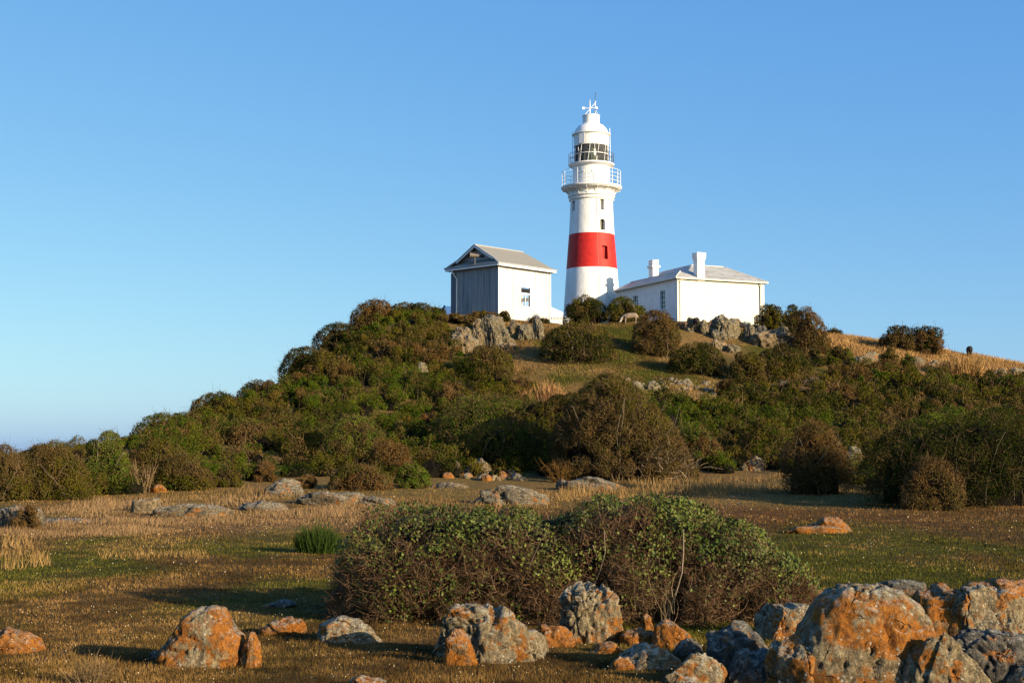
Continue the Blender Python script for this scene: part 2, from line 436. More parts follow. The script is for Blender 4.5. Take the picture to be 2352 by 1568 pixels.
PAL = {  # leaf colours: (main, second, dead) in linear reflectance
 'green': ((.036,.062,.005), (.075,.085,.007), (.085,.055,.018)),
 'bright': ((.050,.082,.008), (.105,.125,.014), (.09,.065,.02)),
 'olive': ((.048,.052,.005), (.092,.074,.009), (.10,.065,.022)),
 'brown': ((.090,.057,.017), (.060,.050,.012), (.13,.080,.032)),
 'rust': ((.110,.060,.018), (.085,.048,.014), (.14,.085,.034)),
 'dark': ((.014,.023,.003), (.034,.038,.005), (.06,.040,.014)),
 'leafy': ((.045,.070,.009), (.120,.140,.024), (.07,.065,.02)),
 'twig': ((.14,.095,.048), (.10,.080,.03), (.22,.15,.09)),
 'redtwig': ((.145,.082,.040), (.10,.080,.03), (.22,.15,.09)),
}
def palette(pts, pal, rng, seed, dead=.2, fs=1.0):
    a, b, c = [np.array(x)*.86 for x in PAL[pal]]
    n1 = fbm(pts/(.9*fs)+seed, 3, seed)+rng.normal(0, .22, len(pts)); n2 = fbm(pts/(.7*fs)-seed, 2, seed+5)+rng.normal(0, .2, len(pts))
    t = sstep(-.3, .4, n1)[:, None]; col = a*(1-t)+b*t
    t2 = (n2 > (.45-dead))[:, None]*.85; col = col*(1-t2)+c*t2
    return col*(.75+.5*rng.random(len(pts)))[:, None]

def prof_fn(profile):
    px = np.array([p[0] for p in profile]); ph = np.array([p[1] for p in profile])
    return lambda u: np.interp(u, px, ph)
DOME = [(-1, .0), (-.93, .35), (-.75, .68), (-.4, .92), (0, 1), (.4, .93), (.75, .7), (.93, .38), (1, 0)]
def envelope(u, th, hw, H, D, pf):
    """surface of the crown: u across, th 0 front foot .. pi back foot"""
    h = pf(u); wd = np.sqrt(np.clip(1-np.abs(u)**2.6, 0.02, 1))
    y = -np.sign(np.cos(th))*np.abs(np.cos(th))**.75*D*wd
    z = np.sin(th)**.7*h*H
    return np.stack([u*hw, y, z], -1)

def crown(hw, H, D, rng, pal='olive', profile=DOME, nlobes=30, lobe=.2, leaf=.1, n=5000, twigs=0, twigw=.01, twigl=.5,
          pal2=None, dead=.2, seed=1, quad=False, leafsel=None, twigcol='twig', aspect=2.2, low=0.0, core=.8, shag=.25, skirt=.55, flat=1.0):
    pf = prof_fn(profile)
    Rm = lobe*min(max(hw, .6*H), H*1.3)
    # lobe centres over the envelope
    k = int(nlobes)
    u = (np.arange(k)+rng.random(k))/k*1.94-.97; rng.shuffle(u)
    g_ = np.arange(k)*.618034 % 1; th = np.where(g_ < .68, .03+(g_/.68)**1.15*1.54, 1.57+(g_-.68)/.32*1.2)
    C = envelope(u, th, hw, H, D, pf)
    r = Rm*(.7+.7*rng.random(k))
    r = np.minimum(r, .16*Rm+.55*(pf(u)*H+.1*H)+.02)
    cen = np.array([0, 0, H*.3])
    inward = unit(np.stack([C[:, 0]*.35, C[:, 1], C[:, 2]-.15*H], -1))
    C = C-inward*r[:, None]*.85
    C[:, 2] = np.maximum(C[:, 2], r*.25)
    share = r**2/np.sum(r**2); ks = rng.choice(k, size=int(n*1.6), p=share)
    d = unit(rng.normal(0, 1, (len(ks), 3))); d[:, 1] -= .15; d[:, 2] += .1; d = unit(d)
    bumpy = 1+.28*fbm(d*2.2+ks[:, None]*3.7, 3, seed+3)
    rr = r[ks]*bumpy*(1-shag*rng.random(len(ks))**2)
    pts = C[ks]+d*rr[:, None]*np.array([1, 1, flat])
    # drop those buried in neighbouring lobes
    keep = pts[:, 2] > -.02
    for j in range(k):
        dist = np.linalg.norm(pts-C[j], axis=1); keep &= ~((dist < r[j]*.72) & (ks != j))
    pts, d = pts[keep][:n], d[keep][:n]
    polys = []; Vs = []; cols = []; mi = []; off = 0
    isleaf = np.ones(len(pts), bool)
    if leafsel is not None: isleaf = leafsel(pts, d, rng)
    lp, ld = pts[isleaf], d[isleaf]
    v, f = leaf_tris(lp, ld, leaf, rng, quad=quad, aspect=aspect); kk = 4 if quad else 3
    Vs.append(v); polys.append(f); mi.append(np.zeros(len(f), int)); off += len(v)
    cl = palette(lp, pal, rng, seed, dead)
    if pal2:
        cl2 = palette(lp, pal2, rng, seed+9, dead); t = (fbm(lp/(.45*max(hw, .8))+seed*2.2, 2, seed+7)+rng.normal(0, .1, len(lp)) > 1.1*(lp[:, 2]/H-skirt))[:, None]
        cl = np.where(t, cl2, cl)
    cols.append(np.repeat(cl, kk, 0))
    if twigs:
        idx = rng.integers(0, len(pts), twigs)
        if leafsel is not None and (~isleaf).sum() > 10:
            non = np.nonzero(~isleaf)[0]; pick = rng.random(twigs) < .9; idx[pick] = non[rng.integers(0, len(non), pick.sum())]
        tp = pts[idx]; D_ = unit(d[idx]*.7+rng.normal(0, .55, (twigs, 3))+np.array([0, 0, .35]))
        tp = tp-D_*twigl*.6
        v, f = twig_strips(tp, D_, twigl, twigw, rng)
        Vs.append(v); polys.append(f+off); mi.append(np.zeros(len(f), int)); off += len(v)
        tcx = np.array(PAL[twigcol][0])*.8*(.45+1.0*rng.random(twigs)[:, None]**1.3)+0*tp
        cols.append(np.repeat(tcx, 8, 0))
    # near-black hull that paints the crown's inner shade
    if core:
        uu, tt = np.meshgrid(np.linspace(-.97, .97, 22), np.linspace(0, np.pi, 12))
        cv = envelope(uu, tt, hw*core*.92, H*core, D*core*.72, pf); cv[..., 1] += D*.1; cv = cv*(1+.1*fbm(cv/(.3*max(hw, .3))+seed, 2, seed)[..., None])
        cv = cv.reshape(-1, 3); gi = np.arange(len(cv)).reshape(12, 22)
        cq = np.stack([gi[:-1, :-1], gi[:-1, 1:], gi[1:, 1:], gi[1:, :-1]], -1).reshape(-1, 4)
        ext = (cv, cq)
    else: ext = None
    return np.concatenate(Vs), polys, np.concatenate(cols), ext

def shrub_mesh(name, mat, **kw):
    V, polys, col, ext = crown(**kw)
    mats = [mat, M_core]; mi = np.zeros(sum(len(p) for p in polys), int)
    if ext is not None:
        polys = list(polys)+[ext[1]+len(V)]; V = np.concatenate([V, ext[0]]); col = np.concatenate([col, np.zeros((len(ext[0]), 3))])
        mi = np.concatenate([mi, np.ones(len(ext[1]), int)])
    # group polys by size, material index must follow the same order
    return npmesh(name, V, polys, mats, mi, col)

def stem_mesh(name, n, hw, H, D, rng, r=.04, mat=None, col=(.17,.13,.09), lean=.6):
    out = []
    for i in range(n):
        mb = MB(); out.append(mb)
        a = Vector(((rng.random()-.5)*hw*.9, -rng.random()*D*.7, -.05))
        p = a.copy(); d = Vector(((rng.random()-.5)*lean, -.15-.3*rng.random(), 1)).normalized(); rr = r*(.6+.7*rng.random())
        for s in range(5):
            q = p+d*H*.17; mb.tube(p, q, rr, rr*.8, n=5); p = q; rr *= .8
            d = (d+Vector(((rng.random()-.5)*.9, (rng.random()-.5)*.6, .1))).normalized()
    return out
M_bark = plain('bark', (.20, .155, .11), .9, var=.35, scale=8)
M_deadwood = plain('dead_wood', (.36, .29, .21), .9, var=.3, scale=10)

# ------------------------------------------------------------------ rocks
_ico = {}
def ico(sub):
    if sub not in _ico:
        bm = bmesh.new(); bmesh.ops.create_icosphere(bm, subdivisions=sub, radius=1)
        V = np.array([v.co[:] for v in bm.verts]); Fc = np.array([[v.index for v in f.verts] for f in bm.faces]); bm.free()
        _ico[sub] = (V, Fc)
    return _ico[sub]
RDOME = [(-1, 0), (-.9, .5), (-.6, .85), (0, 1), (.6, .88), (.9, .55), (1, 0)]
def rock_mesh(name, hw, H, D, mat, seed, profile=RDOME, sub=5, blocky=.7, cuts=7, rough=1.0, strata=None, cutq=.86, groove=1.0, step=1.0):
    rng = np.random.default_rng(seed*101+5)
    V, Fc = ico(sub); pf = prof_fn(profile)
    x, y, z = V.T; wq = np.sqrt(np.clip(1-x*x, 1e-4, 1)); c, s = y/wq, z/wq
    wd = np.sqrt(np.clip(1-np.abs(x)**3, .0, 1))
    edge = np.clip(wd*1.5, 0, 1)
    yy = np.sign(c)*np.abs(c)**blocky*D*wd
    up = np.sign(s)*np.abs(s)**blocky
    zz = np.where(s >= 0, up*pf(x)*H, s*.35*H*edge)
    p = np.stack([x*hw, yy, zz], -1); size = (hw*H*D)**(1/3.)
    q = p/size
    for k in range(max(0, cuts+5)):
        nrm = unit(rng.normal(0, 1, 3)*np.array([.75, 1, .8])+np.array([0, -.6, .35])); dt = p@nrm
        o = np.quantile(dt, min(.995, cutq+.1*rng.random())); over = np.maximum(dt-o, 0)
        p = p-over[:, None]*nrm*.97
    nr = unit(p-np.array([0, 0, .2*H]))
    rg = 1-np.abs(fbm(q*2.1+seed*1.7, 4, seed+20))*2.2
    disp = .08*fbm(q*1.3+seed*7.1, 3, seed)+.03*fbm(q*4.+seed, 3, seed+2)+.02*fbm(q*11.+seed, 3, seed+4)-.11*np.clip(rg-.6, 0, 1)
    gv = np.abs(fbm(q*1.5+seed*3.3, 3, seed+8)); disp = disp-.11*groove*np.exp(-(gv/.028)**2)
    ls = unit(np.array([rng.normal(0, .5), rng.normal(0, .25), rng.normal(0, .45)])+np.array([.8, 0, .3])); lph = q@ls*(2.2+1.2*rng.random())+.55*fbm(q*1.2, 2, seed+31)
    lay = np.floor(lph); fr_ = lph-lay; o0 = hash3(lay.astype(np.int64), 0*lay.astype(np.int64), 0*lay.astype(np.int64)+seed, 5); o1 = hash3(lay.astype(np.int64)+1, 0*lay.astype(np.int64), 0*lay.astype(np.int64)+seed, 5)
    tt = np.clip((fr_-.86)/.14, 0, 1); disp = disp+step*(.085*(o0*(1-tt)+o1*tt)-.05*np.exp(-((fr_-.93)/.05)**2))
    if strata is not None:
        sd, fr, am = strata; sd = unit(np.array(sd, float)); ph = q@sd*fr+1.2*fbm(q*1.6, 3, seed+6)*2
        tri = np.abs((ph % 1)-.5)*2; disp = disp-am*np.clip((tri-.72)/.28, 0, 1)**1.2*(.5+.9*np.abs(vnoise(q*2.5+9, seed)))
    p = p+nr*(disp*rough*size)[:, None]
    p[:, 2] *= H/p[:, 2].max(); p[:, 0] = (p[:, 0]-(p[:, 0].max()+p[:, 0].min())/2)*2*hw/(p[:, 0].max()-p[:, 0].min())
    return npmesh(name, p, [Fc], [mat], smooth=True)
def place(X0, X1, Ytop, Ybase, depth, d=None):
    """front foot on the ground below pixel row Ybase; returns centre, half width, height, half depth"""
    Xc = (X0+X1)/2
    if d is None: g0 = G(Xc, Ybase); yf = g0[1]
    else: yf = d
    hw = (X1-X0)/2*sc(yf); D = hw*depth; yc = yf+D*.9; hw = (X1-X0)/2*sc(yc); D = hw*depth
    c = P(Xc, Ybase, yc); z0 = float(terr(np.array([c[0]]), np.array([yc]))[0])
    if d is None: z0 = min(z0, g0[2]+.35*(z0-g0[2]))
    zt = P(Xc, Ytop, yc-D*.15)[2]
    return np.array([c[0], yc, z0]), hw, max(zt-z0, .05), D
def relprof(pts, X0, X1, Ytop, Ybase):
    return [((x-(X0+X1)/2)/((X1-X0)/2), max(0, (Ybase-y)/(Ybase-Ytop))) for x, y in pts]
_rs = [0]
def rock(X0, X1, Ytop, Ybase, mat, label, name='boulder', cat='boulder', depth=.8, prof=None, d=None, group=None, sub=5, rz=0, dy=0, **kw):
    _rs[0] += 1
    c, hw, H, D = place(X0, X1, Ytop, Ybase, depth, d)
    if prof: kw['profile'] = relprof(prof, X0, X1, Ytop, Ybase)
    me = rock_mesh(name, hw*1.02, H, D, ROCK[mat], _rs[0]*3+1, sub=sub, **kw)
    o = link(name, me, None, (c[0], c[1]+dy, c[2]-.02*H), rz)
    return tag(o, label, cat, group)

# ---- foreground boulders, left to right
rock(-30, 106, 1440, 1503, 'orange', 'low orange-lichened rock at the left edge of the foreground grass', prof=[(-30,1460),(20,1442),(60,1452),(85,1468),(106,1500)], depth=.7)
rock(350, 566, 1386, 1535, 'dome', 'tall peaked boulder with grey and orange lichen alone on the left foreground turf', prof=[(350,1528),(368,1500),(400,1442),(432,1408),(462,1392),(490,1386),(512,1396),(530,1425),(534,1446),(552,1462),(564,1490),(566,1535)], depth=.6, strata=((.95,.1,.3),2.2,.09), cuts=-3, cutq=.93, step=.8)
rock(545, 600, 1450, 1533, 'rust', 'narrow orange slab leaning on the right side of the peaked boulder', name='rock_slab', cat='rock', prof=[(545,1533),(560,1495),(578,1462),(586,1452),(594,1480),(600,1515)], depth=.9, cuts=5)
rock(596, 706, 1414, 1458, 'rust', 'low rounded orange rock in the edge of the bush shadow', prof=[(596,1445),(630,1428),(665,1415),(690,1418),(706,1440)], depth=.7)
rock(728, 882, 1412, 1482, 'mixed', 'lumpy grey and orange boulder at the left foot of the big leafy bush', prof=[(728,1470),(738,1438),(765,1416),(800,1412),(840,1418),(868,1440),(882,1465)], depth=.7)
rock(990, 1262, 1380, 1526, 'grey', 'broad furrowed grey boulder with a notched top in the centre foreground', prof=[(1004,1480),(1014,1450),(1030,1425),(1062,1392),(1100,1381),(1134,1388),(1142,1402),(1158,1377),(1178,1388),(1200,1418),(1225,1445),(1246,1480),(1254,1510)], depth=.75, strata=((.8,-.2,.75),2.6,.075), cuts=5, sub=6)
rock(1018, 1096, 1438, 1524, 'rust', 'orange-edged slab propped against the left of the furrowed boulder', name='rock_slab', cat='rock', prof=[(1018,1520),(1028,1462),(1045,1440),(1062,1455),(1082,1490),(1096,1522)], depth=.5, dy=-.12, cuts=6)
rock(1225, 1322, 1432, 1492, 'orange', 'broken orange rock between the furrowed boulder and the split boulder', prof=[(1225,1440),(1255,1434),(1290,1436),(1308,1450),(1322,1488)], depth=.8, cuts=9, rough=1.6)
rock(1284, 1428, 1333, 1482, 'mixed', 'tall split boulder with an orange cap against the leafy bush', prof=[(1284,1470),(1290,1400),(1312,1366),(1345,1338),(1372,1333),(1400,1346),(1420,1380),(1428,1420),(1424,1460)], depth=.8, strata=((.97,.2,.1),2.3,.14), cuts=5, sub=6)
rock(1352, 1432, 1472, 1502, 'orange', 'flat orange rubble stone at the foot of the split boulder', name='rock', cat='rock', depth=.6, sub=4)
rock(1424, 1506, 1440, 1485, 'rust', 'dark rusty stone behind the flat grey boulder', name='rock', cat='rock', depth=.8, sub=4)
rock(1466, 1502, 1408, 1450, 'orange', 'small upright orange spike of rock under the bush', name='rock', cat='rock', prof=[(1466,1450),(1472,1425),(1488,1412),(1500,1408),(1502,1450)], depth=.7, sub=4)
rock(1496, 1590, 1420, 1492, 'rust', 'smooth round rusty boulder half in shadow under the bush', prof=[(1496,1480),(1505,1436),(1535,1421),(1562,1424),(1582,1448),(1590,1480)], depth=.8, cuts=2, rough=.5)
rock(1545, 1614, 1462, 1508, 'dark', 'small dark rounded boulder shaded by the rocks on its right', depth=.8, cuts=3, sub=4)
rock(1395, 1460, 1505, 1540, 'rust', 'squarish brown stone before the flat grey boulder', name='rock', cat='rock', depth=.7, sub=4)
rock(1416, 1560, 1476, 1538, 'mixed', 'flat-topped grey boulder speckled with lichen in front of the rusty round one', prof=[(1416,1520),(1432,1492),(1468,1477),(1500,1484),(1535,1492),(1560,1515)], depth=.7, cuts=6)
rock(1522, 1668, 1494, 1580, 'mixed', 'wedge boulder with a grey left side and orange right end at the bottom edge', prof=[(1522,1570),(1560,1530),(1600,1497),(1628,1498),(1650,1512),(1668,1545),(1668,1575)], depth=.7, cuts=6)
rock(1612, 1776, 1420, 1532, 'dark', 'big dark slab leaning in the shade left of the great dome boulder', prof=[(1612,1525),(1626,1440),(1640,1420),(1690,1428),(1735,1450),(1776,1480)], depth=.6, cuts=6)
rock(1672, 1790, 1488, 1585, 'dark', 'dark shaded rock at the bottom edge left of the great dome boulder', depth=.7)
rock(1755, 1850, 1470, 1590, 'mixed', 'upright brown and orange stone beside the lower left of the dome boulder', prof=[(1755,1580),(1765,1500),(1790,1472),(1825,1480),(1850,1520)], depth=.8, cuts=5)
rock(1738, 1886, 1384, 1478, 'mixed', 'square-cornered pale-topped boulder between the bush and the dome boulder', prof=[(1738,1470),(1746,1410),(1765,1388),(1810,1386),(1855,1392),(1886,1410)], depth=.9, cuts=8, blocky=.5)
rock(1772, 1935, 1342, 1412, 'orange', 'long orange ledge of rock behind the square-cornered boulder', name='rock_ledge', cat='rock', prof=[(1772,1395),(1810,1362),(1860,1346),(1935,1342)], depth=.6)
rock(1780, 1900, 1455, 1600, 'dome', 'grey flank rock overlapping the left side of the dome boulder', name='rock', cat='rock', depth=.8, cuts=5)
rock(1805, 2145, 1333, 1600, 'dome', 'great dome boulder with large orange lichen patches in the right foreground', prof=[(1805,1600),(1820,1520),(1850,1440),(1885,1380),(1925,1346),(1965,1334),(2015,1338),(2065,1358),(2105,1390),(2128,1432),(2140,1500),(2145,1600)], depth=.62, cuts=-3, cutq=.94, sub=6, rough=.75, groove=1.3, step=.3)
rock(2040, 2290, 1436, 1600, 'grey', 'pale sloping boulder at the bottom edge right of the dome boulder', prof=[(2040,1600),(2080,1500),(2110,1450),(2130,1438),(2175,1450),(2230,1530),(2290,1600)], depth=.5, cuts=4, dy=-.25, sub=6)
rock(2075, 2270, 1336, 1490, 'rust', 'orange-faced block of the outcrop just behind the dome boulder', prof=[(2085,1400),(2110,1350),(2160,1338),(2220,1342),(2262,1360)], depth=.7, cuts=7, blocky=.55)
rock(2160, 2420, 1338, 1500, 'mixed', 'large tawny boulder with a square hole at the right edge', prof=[(2175,1470),(2190,1400),(2215,1352),(2260,1340),(2310,1352),(2350,1370),(2400,1420)], depth=.6, cuts=5, sub=6)
rock(2210, 2480, 1325, 1400, 'orange', 'flat orange ledge behind the tawny boulder at the right edge', name='rock_ledge', cat='rock', prof=[(2210,1350),(2250,1332),(2330,1328),(2480,1326)], depth=.5)
rock(1985, 2130, 1328, 1370, 'dark', 'thin dark ledge just showing behind the top of the dome boulder', name='rock_ledge', cat='rock', depth=.6)
rock(2160, 2470, 1440, 1600, 'dark', 'dark deeply grooved rock slab in the bottom right corner', name='rock_slab', cat='rock', prof=[(2160,1560),(2180,1450),(2240,1442),(2320,1465),(2400,1480),(2470,1500)], depth=.5, strata=((.9,-.1,.5),4.5,.16), cuts=3, sub=6)
rock(2300, 2440, 1512, 1610, 'mixed', 'small orange-tinged rock cut by the bottom right corner', name='rock', cat='rock', depth=.5, dy=-.1)
rock(1660, 2480, 1490, 1600, 'dark', 'broad dark bedrock joining the big boulders along the bottom right', name='bedrock', cat='rock', depth=.35, sub=6, cuts=4, rough=1.3, prof=[(1660,1580),(1700,1530),(1780,1500),(1900,1492),(2100,1490),(2300,1490),(2480,1510)], d=15.6)
rock(1868, 1960, 1352, 1420, 'rust', 'orange-streaked block wedged against the upper left of the dome boulder', name='rock', cat='rock', depth=.7, cuts=8, blocky=.5)
rock(1850, 1900, 1420, 1560, 'dark', 'dark rock in the cleft left of the dome boulder', name='rock', cat='rock', depth=.8)
rock(2105, 2200, 1395, 1480, 'rust', 'small orange block between the dome boulder and the tawny boulder', name='rock', cat='rock', depth=.7, cuts=8)
rock(800, 888, 1550, 1585, 'grey', 'low flat grey stone cut by the bottom edge left of centre', name='rock', cat='rock', depth=.8, sub=4)
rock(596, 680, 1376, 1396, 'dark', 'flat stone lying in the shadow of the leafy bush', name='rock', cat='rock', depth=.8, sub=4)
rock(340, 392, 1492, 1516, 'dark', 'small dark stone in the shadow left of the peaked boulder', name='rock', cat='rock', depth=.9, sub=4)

# ---- rocks across the field
rock(1845, 1955, 1184, 1222, 'rust', 'low orange and grey outcrop alone on the right side of the field', prof=[(1845,1215),(1870,1200),(1895,1187),(1925,1186),(1955,1210)], depth=.8, sub=5)
rock(1800, 1945, 1205, 1226, 'rust', 'thin flat rock sheet in front of the low orange outcrop', name='rock_sheet', cat='rock', depth=.4, sub=4)
rock(303, 368, 1142, 1178, 'fartan', 'tilted square block of rock at the left side of the field', prof=[(303,1152),(306,1149),(355,1142),(362,1143),(368,1165)], depth=.8, cuts=-4, blocky=.22, sub=5, step=.2, groove=.3, rough=.5)
rock(350, 535, 1155, 1186, 'slab', 'long flat grey slab beside the tilted square block', name='rock_slab', cat='rock', prof=[(350,1182),(380,1160),(430,1149),(490,1152),(535,1175)], depth=.5)
rock(545, 668, 1148, 1174, 'slab', 'flat grey slab in front of the rounded dark boulder', name='rock_slab', cat='rock', depth=.5)
rock(598, 700, 1096, 1142, 'slab', 'rounded dark grey boulder left of the sloping rock sheet', prof=[(598,1138),(612,1110),(640,1098),(680,1100),(700,1125)], depth=.7, strata=((.2,.1,.97),3.5,.08))
rock(680, 850, 1126, 1160, 'slab', 'broad sloping brown rock sheet below the hillside shrubs', name='rock_sheet', cat='rock', depth=.5)
rock(808, 910, 1138, 1160, 'slab', 'low dark stone at the right end of the sloping rock sheet', name='rock', cat='rock', depth=.5)
rock(-30, 98, 1158, 1216, 'slab', 'grey boulders in one low lump at the left edge of the field', depth=.6, cuts=8, rough=1.5)
rock(100, 215, 1188, 1200, 'dark', 'thin dark rock sheet low in the grass on the left', name='rock_sheet', cat='rock', depth=.4, sub=4)
rock(345, 384, 1110, 1132, 'orange', 'small orange rock behind the dead bush', name='rock', cat='rock', depth=.8, sub=4)
rock(785, 882, 1038, 1074, 'far', 'pale grey rock poking out of the shrubs at the foot of the hill', depth=.6)
rock(1028, 1066, 1056, 1086, 'slab', 'shaded rock left of the knobbly boulder under the great bush', name='rock', cat='rock', depth=.8, sub=4)
rock(1066, 1128, 1050, 1092, 'fartan', 'knobbly boulder in the shade at the foot of the great bush', depth=.8, cuts=8, rough=1.5)
rock(984, 1085, 1106, 1122, 'slab', 'grey rock sheet left of the broken rock sheet', name='rock_sheet', cat='rock', depth=.5)
rock(1085, 1262, 1112, 1160, 'slab', 'broken grey rock sheet in mid field above the leafy bush', name='rock_sheet', cat='rock', prof=[(1085,1150),(1105,1118),(1150,1106),(1195,1112),(1240,1130),(1262,1155)], depth=.5, cuts=8, rough=1.6)
rock(1292, 1440, 1092, 1128, 'slab', 'humped grey boulder in the dry grass in front of the great bush', prof=[(1292,1122),(1310,1100),(1345,1088),(1380,1092),(1440,1120)], depth=.6)
rock(1276, 1304, 1098, 1124, 'dark', 'small dark stone at the left end of the humped grey boulder', name='rock', cat='rock', depth=.8, sub=4)
rock(1702, 1760, 1045, 1082, 'mixed', 'pale rock by the dark shrub at the right foot of the hill', depth=.8, cuts=8)
rock(1930, 1985, 1022, 1085, 'far', 'pale rock face between the rusty round shrub and the big right bush', name='rock', cat='rock', depth=.7)
rng = np.random.default_rng(3)
for i in range(22):     # small rubble along the foot of the shaded bush
    X = 990+i*10+rng.uniform(-6, 6); Y = 1092+rng.uniform(-10, 12); s = rng.uniform(7, 17)
    rock(X-s, X+s, Y-s*.9, Y+s*.3, ['fartan', 'orange', 'grey'][i % 3], 'fist of rubble stone strewn under the shaded great bush', name='rubble_stone', cat='stone', group='rubble stones below the great bush', sub=3, depth=.8)

# ---- crag below the shed
def crag(spec, grp=None):
    for (X0, X1, Yt, Yb, mt, lab, *r) in spec:
        d = r[0] if r else None
        w2 = (X1-X0)*.06; rock(X0-w2, X1+w2, Yt-3, Yb, mt, lab, name='crag_rock', cat='rock', d=d, group=grp, depth=.75, cuts=7, rough=1.7, cutq=.88, blocky=.6, strata=((1, 0, .25), 3.2, .24))
crag([
 (1100, 1160, 722, 800, 'far', 'tallest crag rock standing below the corner of the shed'),
 (1036, 1082, 750, 800, 'fartan', 'blunt crag rock at the left end of the shed crag'),
 (1078, 1110, 752, 800, 'fartan', 'narrow crag rock between the blunt one and the tallest one'),
 (1084, 1106, 733, 760, 'fartan', 'small square rock high on the shed crag, left of the tallest'),
 (1150, 1172, 754, 796, 'far', 'slim rock against the right flank of the tallest crag rock'),
 (1166, 1196, 735, 768, 'fartan', 'tan rock just beneath the right wall of the shed'),
 (1186, 1220, 742, 782, 'far', 'pillar rock with ragged foot below the shed window'),
 (1216, 1250, 732, 780, 'far', 'twin-lobed rock at the right end of the shed crag'),
 (1126, 1190, 788, 808, 'grey', 'flat dark slab at the foot of the shed crag'),
 (1160, 1184, 776, 792, 'fartan', 'pale low rock between the tallest crag rock and the pillar rock'),
 (1030, 1110, 764, 812, 'fartan', 'long low rock mass at the foot of the shed crag'),
])
crag([
 (1700, 1830, 762, 800, 'fartan', 'long low rock mass at the foot of the cottage crag'),
 (1566, 1602, 728, 762, 'far', 'rounded rock at the left end of the cottage crag'),
 (1600, 1626, 735, 768, 'far', 'small rock between the rounded one and the biggest cottage crag rock'),
 (1628, 1696, 722, 778, 'far', 'biggest peaked rock of the crag below the cottage'),
 (1632, 1668, 758, 782, 'far', 'pale low rock in front of the biggest cottage crag rock'),
 (1706, 1734, 740, 786, 'far', 'leaning pillar rock right of the biggest cottage crag rock'),
 (1750, 1812, 752, 786, 'far', 'broad triangular rock at the right end of the cottage crag'),
 (1732, 1760, 748, 770, 'dark', 'shaded rock behind the broad triangular one'),
 (1618, 1672, 782, 806, 'grey', 'grey slab on the slope under the cottage crag'),
 (1668, 1700, 792, 812, 'far', 'pale knob of rock beside the grey slab under the cottage crag'),
])
# ---- scattered hill rocks
rock(955, 985, 830, 872, 'far', 'upright pale rock among the shrubs on the left slope', name='rock', cat='rock', depth=.8)
rock(920, 945, 862, 884, 'orange', 'small orange rock below the upright pale rock on the left slope', name='rock', cat='rock', depth=.8, sub=4)
rock(1362, 1386, 796, 812, 'orange', 'small orange rock at the edge of the hill clearing', name='rock', cat='rock', depth=.8, sub=4)
rock(1450, 1482, 874, 900, 'far', 'left of the two pale rocks in the stony patch behind the great bush', name='rock', cat='rock', depth=.8, sub=4)
rock(1484, 1518, 872, 898, 'far', 'right of the two pale rocks in the stony patch behind the great bush', name='rock', cat='rock', depth=.8, sub=4)
rock(1560, 1592, 868, 886, 'far', 'pale stone at the upper right of the stony patch', name='rock', cat='rock', depth=.8, sub=4)
rock(1760, 1830, 872, 902, 'fartan', 'reddish broken rock below the wide olive shrub on the right slope', name='rock', cat='rock', depth=.6, cuts=9)
rock(1835, 1905, 862, 884, 'fartan', 'tan rock on the right slope beneath the spire shrub', name='rock', cat='rock', depth=.6)
rock(1950, 2050, 806, 834, 'grey', 'long sloping rock sheet on the right crest', name='rock_sheet', cat='rock', depth=.5)
rock(2088, 2125, 818, 840, 'far', 'pale rock below the tall hedge-like shrub', name='rock', cat='rock', depth=.7, sub=4)
rock(2126, 2160, 826, 846, 'grey', 'grey rock right below the tall hedge-like shrub', name='rock', cat='rock', depth=.7, sub=4)
rock(2272, 2310, 846, 870, 'far', 'pale rock in the golden grass near the right edge', name='rock', cat='rock', depth=.7, sub=4)
rock(2314, 2350, 842, 864, 'far', 'pale rock at the right edge of the golden grass', name='rock', cat='rock', depth=.7, sub=4)
rock(2230, 2262, 866, 886, 'fartan', 'low tan rock under the golden grass tuft', name='rock', cat='rock', depth=.7, sub=4)
for i in range(46):     # stony patch
    X = rng.uniform(1440, 1650); Y = 872+(X-1440)*.08+rng.uniform(-10, 26); s = rng.uniform(3, 9)
    rock(X-s, X+s, Y-s*.9, Y+s*.3, ['far', 'fartan', 'grey'][i % 3], 'little loose stone lying in the bare stony patch on the slope', name='loose_stone', cat='stone', group='loose stones in the stony patch', sub=3, depth=.8)

# ------------------------------------------------------------------ buildings
white = plain('white_paint', (.80, .79, .76), .55, var=.05)
white_wall = None
def wall_mat(name, col, sc1=2.5, dirt=.12, bmp=.5, bd=.02, rough=.8):
    m, nt, b = newmat(name); tc = nt.nodes.new('ShaderNodeTexCoord'); v = tc.outputs['Object']
    f = noise_n(nt, v, sc1, 6, .65); f2 = noise_n(nt, v, sc1*6, 4, .6)
    mp = nt.nodes.new('ShaderNodeMapping'); mp.inputs['Scale'].default_value = (3, 3, .25); nt.links.new(v, mp.inputs[0])
    st = noise_n(nt, mp.outputs[0], 3, 4, .6)
    c = ramp(nt, f, [(.35, tuple(x*(1-dirt) for x in col)), (.6, col)])
    c = mixc(nt, 1.0, c, ramp(nt, st, [(.25, (.86,.83,.78)), (.5, (1,1,1))]), 'MULTIPLY')
    nt.links.new(c, b.inputs['Base Color']); b.inputs['Roughness'].default_value = rough; b.inputs['Specular IOR Level'].default_value = .25
    bump(nt, b, math_n(nt, 'ADD', f, math_n(nt, 'MULTIPLY', f2, .6)), bmp, bd)
    return m
M_render = wall_mat('painted_masonry', (.82,.81,.78), bmp=.45, bd=.025)
M_cream = wall_mat('cream_render', (.70,.68,.56), sc1=4, bmp=.6, bd=.02)
M_iron = plain('white_iron', (.74,.74,.72), .45, var=.08)
M_dark = plain('dark_metal', (.05,.05,.055), .5)
M_grey = plain('grey_trim', (.30,.31,.32), .6)
M_black = plain('dark_interior', (.012,.012,.014), .9)
